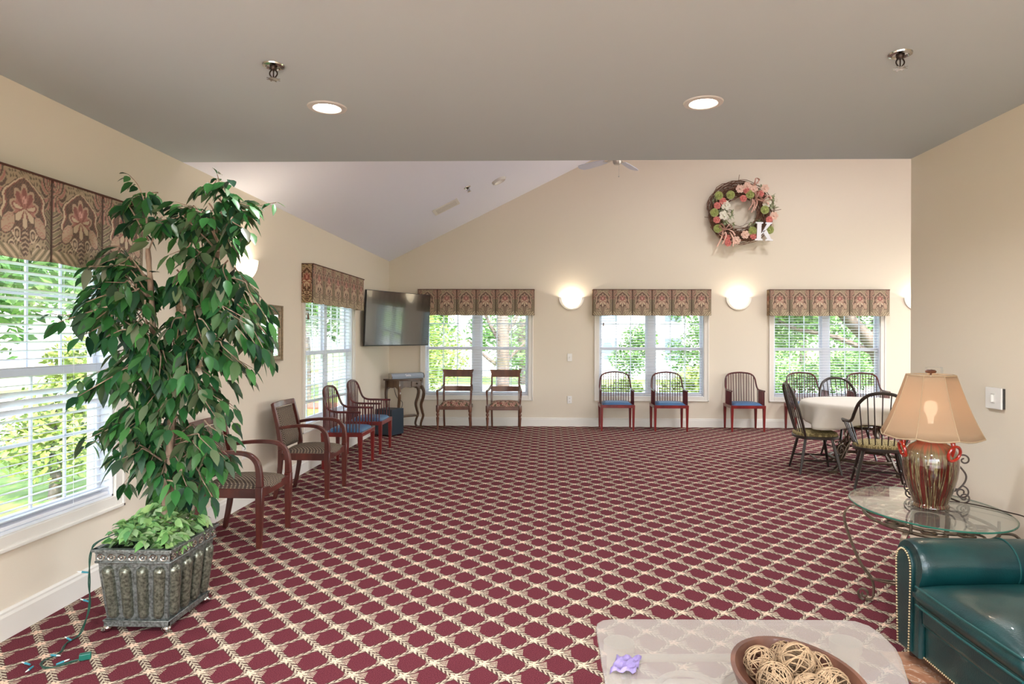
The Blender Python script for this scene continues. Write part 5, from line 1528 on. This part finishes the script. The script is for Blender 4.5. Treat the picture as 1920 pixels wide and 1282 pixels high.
# ------------------------------------------------------------------ coffee table, bowl, rattan balls
GZ = .45
cf = thing('coffee_table', 'low glass topped coffee table in the foreground', 'coffee table', (.62, 1.75, 0))
outl = [(.165,1.36),(.165,2.17),(.172,2.205),(.193,2.232),(.23,2.242),(.60,2.252),(1.02,2.262),(1.06,2.255),(1.09,2.22),(1.10,2.16),(1.094,2.06),(1.074,1.99),(1.02,1.85),(.95,1.62),(.88,1.40),(.84,1.35),(.20,1.33)]
outl = [(x-.62, y-1.75) for x, y in outl]
mb = MB(); mb.prism(outl, GZ-.012, GZ); mb.build('glass_top', MT['cglass'], cf, bevel=.003)
CB = mat('pale_plaster_base', srgb(206,196,182), .7)
for x, y in ((.235,2.10),(.97,2.13),(.26,1.45),(.82,1.45)):
    mb = MB(); mb.lathe([(.052,0),(.052,.02),(.04,.03),(.04,.40),(.05,.412),(.05,GZ-.0125)], 24, T(x-.62, y-1.75, 0)); mb.build('leg', CB, cf)
mb = MB()
for x0, y0, x1, y1 in ((.27,2.10,.93,2.13),(.235,2.06,.26,1.49),(.97,2.09,.82,1.49),(.30,1.45,.78,1.45)):
    mb.tube([(x0-.62, y0-1.75, .30), (x1-.62, y1-1.75, .30)], .016, 10); mb.tube([(x0-.62, y0-1.75, .385), (x1-.62, y1-1.75, .385)], .012, 10)
mb.build('stretcher', CB, cf)
mb = MB()
for cx in (.42, .62, .80):
    mb.tube([(cx-.62+.095*math.cos(2*PI*i/32), 1.90-1.75+.11*math.sin(2*PI*i/32), .385) for i in range(32)], .009, 8, closed=True)
mb.build('ring_lattice', CB, cf)

BX, BY = .643, 1.674
bo = thing('wooden_bowl', 'oval dark wood bowl of woven balls on the coffee table', 'bowl', (BX, BY, GZ), R(3))
sx, sy = .158, .216
prof = [(.0,.004),(.55,.0),(.70,.012),(.88,.055),(1.0,.105),(1.0,.110),(.93,.110),(.86,.07),(.66,.026),(.5,.016),(0,.014)]
mb = MB(); mb.lathe([(r, z) for r, z in prof], 48, sx=sx, sy=sy); mb.build('shell', MT['bowl'], bo, angle=50)
rb = thing('rattan_ball', 'pale woven rattan ball', 'decorative ball', (0,0,0), 0, 'woven rattan balls in the wooden bowl')
mb = MB(); rnd = random.Random(2); RB = .047
for k in range(46):
    ax = V((rnd.gauss(0,1), rnd.gauss(0,1), rnd.gauss(0,1))).normalized(); u_ = ax.orthogonal().normalized(); v_ = ax.cross(u_)
    off = rnd.uniform(-.55,.55)*RB; rr = math.sqrt(RB*RB-off*off)*rnd.uniform(.92,1.0); a0 = rnd.uniform(0,6.28); ln = rnd.uniform(3.2,6.2)
    mb.tube([ax*off+u_*(rr*math.cos(a0+ln*i/22))+v_*(rr*math.sin(a0+ln*i/22)) for i in range(23)], .0017, 4, cap=False)
rbo = mb.build('weave', MT['rattan'], None); rbo.name = 'rattan_ball'
COL.objects.unlink(rb); bpy.data.objects.remove(rb)
tag(rbo, 'pale woven rattan ball', 'decorative ball', 'woven rattan balls in the wooden bowl')
BALLS = [((.583,1.805,.520), 'pale rattan ball at the left end of the bowl'), ((.672,1.83,.522), 'rattan ball at the back of the bowl, nearest the far rim'), ((.592,1.715,.522), 'pale rattan ball at the front left, below the leftmost ball'),
         ((.672,1.748,.558), 'rattan ball in the middle of the bowl, resting on the others'), ((.745,1.775,.520), 'reddish shadowed rattan ball at the right of the bowl'), ((.672,1.655,.522), 'rattan ball in the front centre cut off by the picture edge'), ((.748,1.685,.524), 'rattan ball at the lower right of the bowl')]
for i, (p, lab) in enumerate(BALLS):
    o = rbo if i == 0 else rbo.copy()
    if i: COL.objects.link(o)
    o.location = (BX+(p[0]-BX)*.86, p[1], p[2]); o.rotation_euler = (i*1.1, i*.7, i*2.1); o['label'] = lab
mb = MB(); rnd = random.Random(9)
mb.grid(8, 8, lambda a, b: (.235+.075*(a-.5)+.03*(b-.5), 1.915+.09*(b-.5), .4515+.012*abs(math.sin(a*7+b*5))+.006*math.sin(b*13)))
tag(mb.build('candy_wrapper', MT['purple'], None, solid=.001, angle=20), 'crumpled lavender wrapper on the left edge of the coffee table glass', 'wrapper')

# ------------------------------------------------------------------ outdoors
GZO = -.30
mb = MB(); mb.box(-60, 60, -30, 90, GZO-.2, GZO); tag(S('lawn', mb, MT['grass'], smooth=False), 'sunlit lawn outside the windows', 'lawn')
mb = MB(); mb.box(-4.5, 16, 19, 23, GZO, GZO+.02); mb.box(-16, -8.5, -6, 30, GZO, GZO+.02); tag(S('driveway', mb, MT['drive'], smooth=False), 'pale concrete driveway outside', 'driveway')
mb = MB(); mb.box(-9, 9, -16, YB-WT, GZO, GZO+.03); mb.box(XRR+WT, XRR+12, -2, 16, GZO, GZO+.03); tag(S('reflector', mb, MT['drive'], smooth=False), 'pale concrete patio added unseen to bounce neutral light into the open sides of the building', 'reflector')  # added out of view; bounces neutral light in through the open sides
mb = MB(); mb.box(-6, 14, 15.2, 16.4, GZO, GZO+.04); tag(S('mulch_bed', mb, MT['mulch'], smooth=False), 'strip of reddish mulch beyond the far windows', 'mulch bed')

def foliage(blobs, n, size, seed):
    mb = MB(); r = random.Random(seed); tot = sum(b[3]**2 for b in blobs)
    for bx, by, bz, br in blobs:
        for k in range(int(n*br*br/tot)):
            d = V((r.gauss(0,1), r.gauss(0,1), r.gauss(0,1))).normalized(); q = br*(r.random()**.45)
            p = V((bx, by, bz))+V((d.x*q, d.y*q, d.z*q*.8))
            a = V((r.gauss(0,1), r.gauss(0,1), r.gauss(0,.6))).normalized(); b = a.cross(d+V((.1,.2,.3))).normalized(); s = size*r.uniform(.6,1.3)
            mb.add([p-a*s, p+b*s*.45, p+a*s, p-b*s*.45], [(0,1,2,3)])
    return mb
def tree(loc, h, blobs, n, size, label, leaf='treeleaf', trunk=.12, branches=(), path=None, seed=1, name='tree', group=None):
    t = thing(name, label, 'tree' if name == 'tree' else 'shrub', (loc[0], loc[1], GZO), 0, group)
    foliage(blobs, n, size, seed).build('foliage', MT[leaf], t, smooth=False)
    if trunk:
        mb = MB(); pp = smooth_path(path or [(0,0,0),(.02,0,h*.3),(-.03,.02,h*.65),(0,0,h)], 4); mb.tube(pp, [trunk*(1.2-.6*i/len(pp)) for i in range(len(pp))], 10); mb.build('trunk', MT['treebark'], t)
        for bpts in branches:
            mb = MB(); bp = smooth_path(bpts, 5); mb.tube(bp, [trunk*.42*(1-.75*i/len(bp)) for i in range(len(bp))], 7); mb.build('branch', MT['treebark'], t)
    return t
# beyond the first far window
tree((-1.15, 16.6), 4.8, [(0,0,4.8,1.9),(-.9,.3,3.7,1.1),(.9,.2,3.9,1.2)], 3000, .10, 'bare barked tree trunk with low branches beyond the far corner window', trunk=.16,
     branches=[[(0,0,1.05),(.25,.05,1.25),(.7,.0,1.7)],[(0,0,.95),(-.35,.05,1.15),(-.9,.1,1.65)],[(0,0,1.5),(-.3,.1,2.0),(-.6,.1,2.6)],[(0,0,1.7),(.35,.0,2.2),(.6,.1,2.9)]], seed=4)
tree((-2.75, 13.3), 1, [(0,0,.7,.75),(-.6,.3,1.0,.9),(.4,.2,1.35,.8),(-.1,.3,2.2,.9)], 5200, .055, 'tall leafy hedge bush beyond the far corner window, behind the television', 'shrubleaf', 0, seed=5, name='shrub')
tree((-.1, 13.0), .6, [(0,0,.35,.35),(.35,.1,.3,.3)], 1000, .05, 'low yellow green shrub right of the bare trunk', 'shrubleaf', 0, seed=6, name='shrub')
# neighbouring building beyond the middle window
nb = thing('neighbour_building', 'white sided neighbouring building beyond the middle far window', 'building', (3.2, 28, GZO))
mb = MB(); mb.box(-7.5, 5, 0, 6, 0, 5.6); mb.build('wall', MT['siding'], nb, smooth=False)
mb = MB(); mb.add([(-8,-.5,5.5),(5.5,-.5,5.5),(5.5,3,8),(-8,3,8),(5.5,6.5,5.5),(-8,6.5,5.5)], [(0,1,2,3),(3,2,4,5),(0,3,5),(1,4,2),(0,5,4,1)]); mb.build('roof', MT['roof'], nb, smooth=False)
for x in (-1.75, -.55, 2.2):
    for z0, z1 in ((2.35, 3.6), (.7, 1.75)):
        mb = MB(); mb.box(x-.42, x+.42, -.06, 0, z0, z1); f = mb.build('window', MT['vinyl'], nb, smooth=False)
        mb = MB(); mb.box(x-.36, x+.36, -.08, -.05, z0+.06, z1-.06); mb.build('pane', MT['darkpane'], f, smooth=False)
mb = MB(); mb.box(-3.2, 3.2, -1.5, 0, 0, .5); mb.box(-3.2, 3.2, -1.52, -1.44, .98, 1.04)
mb.build('porch', MT['vinyl'], nb, smooth=False)
SH = [(1.30, 13.0, [(0,0,.45,.45),(.3,.1,.6,.4)], 'round bush low in the left half of the middle far window'), (2.72, 13.5, [(0,0,.5,.5),(.4,.1,.75,.5)], 'round bush low in the right half of the middle far window'),
      (2.5, 19.6, [(0,0,1.1,.7),(.3,.1,1.7,.6)], 'leafy sapling before the neighbouring building, left one'), (3.95, 17.9, [(0,0,1.3,.8),(.5,.1,2.0,.7),(-.2,0,2.5,.5)], 'leafy sapling before the neighbouring building, right one')]
for i, (x, y, bl, lab) in enumerate(SH): tree((x, y), .8, bl, 2400, .06, lab, 'shrubleaf' if i < 2 else 'treeleaf', 0 if i < 2 else .05, seed=20+i, name='shrub' if i < 2 else 'tree')
# beyond the third window
tree((7.6, 14.6), 4, [(-2.2,0,2.9,1.2),(-1.3,.3,3.4,1.2),(-.3,.2,3.4,1.2),(-2.9,.4,2.4,.8),(.4,.2,2.5,.7),(-1.9,1.0,2.1,.8)], 6200, .085, 'leaning shade tree beyond the dining table window', trunk=.17,
     path=[(0,0,0),(-.1,0,.8),(-.32,0,1.5),(-.9,0,2.15),(-1.6,0,3.0),(-2.0,0,3.8)],
     branches=[[(-.25,0,1.35),(-1.2,.05,1.75),(-2.1,.1,1.95),(-2.9,.1,2.4)],[(-.5,0,1.7),(.1,0,2.3),(.5,.1,2.9)]], seed=31)
tree((7.3, 17.4), 1, [(0,0,.7,.8),(.8,.2,.9,.8),(-.7,.1,.5,.5)], 3600, .06, 'dense green bush right of the driveway beyond the dining table window', 'treeleaf', 0, seed=32, name='shrub')
tree((4.75, 14.2), 1, [(0,0,.6,.55),(-.3,.1,.9,.4)], 2200, .055, 'green bush at the left edge of the dining table window view', 'treeleaf', 0, seed=33, name='shrub')
for i, (x, y, hh, lab) in enumerate(((-6, 33, 7, 'leftmost tall tree on the far horizon'), (2, 40, 9, 'tall tree behind the neighbouring building'), (10, 32, 8, 'tall tree on the horizon right of the neighbouring building'), (16, 27, 7, 'rightmost tall tree on the far horizon'))):
    tree((x, y+14), hh*.6, [(0,0,hh*.6,hh*.36),(hh*.2,.5,hh*.5,hh*.25),(-hh*.2,.3,hh*.48,hh*.25)], 2600, .22, lab, trunk=.2, seed=40+i)
for i, (x, y, lab) in enumerate(((-5.2, 22, 'broad leafy tree filling the background of the far corner window, left one'), (-.9, 24, 'broad leafy tree in the background between the corner and middle far windows'), (7.6, 23.5, 'broad leafy tree in the background of the dining table window, left one'), (12.2, 24.5, 'broad leafy tree in the background of the dining table window, right one'))):
    tree((x, y), 2.4, [(0,0,1.1,1.3),(-1.0,.3,2.0,1.3),(1.0,.2,1.9,1.3),(0,.3,3.3,1.6),(-.9,0,4.2,1.3),(1.0,0,4.1,1.3)], 5200, .11, lab, 'treeleaf', .16, seed=70+i)
# beyond the left wall windows
tree((-6.2, 6.4), 3.2, [(0,0,3.0,1.5),(.5,-1.2,2.6,1.2),(-.4,1.3,2.8,1.3),(.3,-.4,2.0,.9)], 6500, .085, 'green shade tree beyond the near left window', trunk=.13, seed=51)
tree((-5.2, 6.7), 1, [(0,0,.6,.55),(.0,.3,1.0,.5),(.1,.25,1.45,.35)], 3600, .05, 'yellow green conifer bush beyond the near left window', 'shrubleaf', .05, seed=52, name='shrub')
tree((-6.8, 12.0), 3.4, [(0,0,3.1,1.5),(.6,-1.2,2.7,1.2),(-.4,1.4,2.8,1.4)], 4500, .09, 'green shade tree beyond the left window beside the television', trunk=.14, seed=53)
tree((-6.6, 17.5), 3.4, [(0,0,3.0,1.7),(.4,1.6,2.7,1.4),(-1,.4,2.2,1.2)], 4200, .1, 'farther shade tree beyond the left window beside the television', trunk=.14, seed=54)
tree((-13.5, 20.0), 4, [(0,0,3.6,2.0),(.4,-1.8,3.2,1.6),(0,2,3.3,1.7)], 4200, .12, 'large background tree across the driveway on the left', trunk=.18, seed=55)
hb = thing('neighbour_house', 'pale sided house across the driveway on the left', 'building', (-19, 10, GZO))
mb = MB(); mb.box(-4, 2, -7, 12, 0, 3.4); mb.build('wall', MT['siding'], hb, smooth=False)
mb = MB(); mb.add([(2.6,-7.5,3.3),(2.6,12.5,3.3),(-1,12.5,5.6),(-1,-7.5,5.6),(-4.6,12.5,3.3),(-4.6,-7.5,3.3)], [(0,1,2,3),(3,2,4,5),(0,3,5),(1,4,2),(0,5,4,1)]); mb.build('roof', MT['roof'], hb, smooth=False)
for y in (-4, 0, 5, 9):
    mb = MB(); mb.box(2, 2.05, y-.5, y+.5, 1.0, 2.4); f = mb.build('window', MT['darkpane'], hb, smooth=False)

# ------------------------------------------------------------------ light
def light(kind, name, loc, power, col=(1,1,1), rot=(0,0,0), **k):
    l = bpy.data.lights.new(name, kind); l.energy = power; l.color = col
    for a, b in k.items(): setattr(l, a, b)
    o = bpy.data.objects.new(name, l); COL.objects.link(o); o.location = loc; o.rotation_euler = rot; return o
W = bpy.data.worlds.new('sky'); scene.world = W; W.use_nodes = True; nt = W.node_tree
bg = nt.nodes['Background']; sky = nt.nodes.new('ShaderNodeTexSky'); sky.sky_type = 'NISHITA'; sky.sun_disc = False
sky.sun_elevation = R(52); sky.sun_rotation = R(150); sky.air_density = 1.0; sky.dust_density = 2.0
hs = nt.nodes.new('ShaderNodeHueSaturation'); hs.inputs['Saturation'].default_value = .55
nt.links.new(sky.outputs[0], hs.inputs['Color']); nt.links.new(hs.outputs[0], bg.inputs[0]); bg.inputs[1].default_value = 1.6
sd = V((-.42, .50, -.76)).normalized()
sun = light('SUN', 'sunlight', (0, -10, 20), 11.0, (1, .95, .86), sd.to_track_quat('-Z', 'Y').to_euler(), angle=R(1))
for i, (x, y) in enumerate(DL):
    light('SPOT', 'downlight_beam', (x, y, ZC-.012), 70 if i < 2 else 170, (.98, .99, 1), (0,0,0), spot_size=R(150), spot_blend=.7, shadow_soft_size=.05)  # the stronger rear beams are added fill
for (p, d) in SCONCES:
    light('POINT', 'sconce_glow', (p[0]+d[0]*.065, p[1]+d[1]*.065, p[2]-.05), 7.5, (1, .91, .78), shadow_soft_size=.03)
light('POINT', 'lamp_glow', (1.938, 3.33, TZ+.50), 3.0, (1, .84, .70), shadow_soft_size=.03)
for x, y in REAR_FILL: light('POINT', 'lamp_glow', (x, y, TZ+.50), 60, (1, .95, .88), shadow_soft_size=.03)  # added fill inside the unseen rear lamps
# unseen fill beams added under the vault, without fixtures, hidden by the bulkhead
for x, y in ((3.2, 6.2), (6.2, 6.2), (6.4, 7.6), (3.6, 7.4)):
    z = (slope(x) if x < XRIDGE else ZC+SL*(XRR-x))
    light('SPOT', 'vault_fill', (x, y, z-.05), 215, (.98, .98, 1), (0,0,0), spot_size=R(150), spot_blend=.6, shadow_soft_size=.1)

# ------------------------------------------------------------------ camera
cam = bpy.data.cameras.new('camera'); co = bpy.data.objects.new('camera', cam); COL.objects.link(co)
cam.sensor_fit = 'HORIZONTAL'; cam.sensor_width = 36; cam.lens = 1215/1920*36
cam.shift_x = -32/1920; cam.shift_y = -9/1920
co.matrix_world = T(0, 0, 1.42) @ rotz(math.atan(34/1215)) @ M4.Rotation(PI/2, 4, 'X') @ rotz(.00287)
cam.clip_start = .05; cam.clip_end = 500
scene.camera = co
vs_ = scene.view_settings
vs_.view_transform = 'Standard'; vs_.look = 'None'; vs_.gamma = 1; vs_.exposure = .12; vs_.use_curve_mapping = False
scene.cycles.max_bounces = 9; scene.cycles.diffuse_bounces = 5; scene.cycles.glossy_bounces = 4; scene.cycles.transparent_max_bounces = 24; scene.cycles.transmission_bounces = 6
scene.cycles.use_denoising = True
scene.cycles.sample_clamp_indirect = 6
scene.cycles.caustics_reflective = False; scene.cycles.caustics_refractive = False
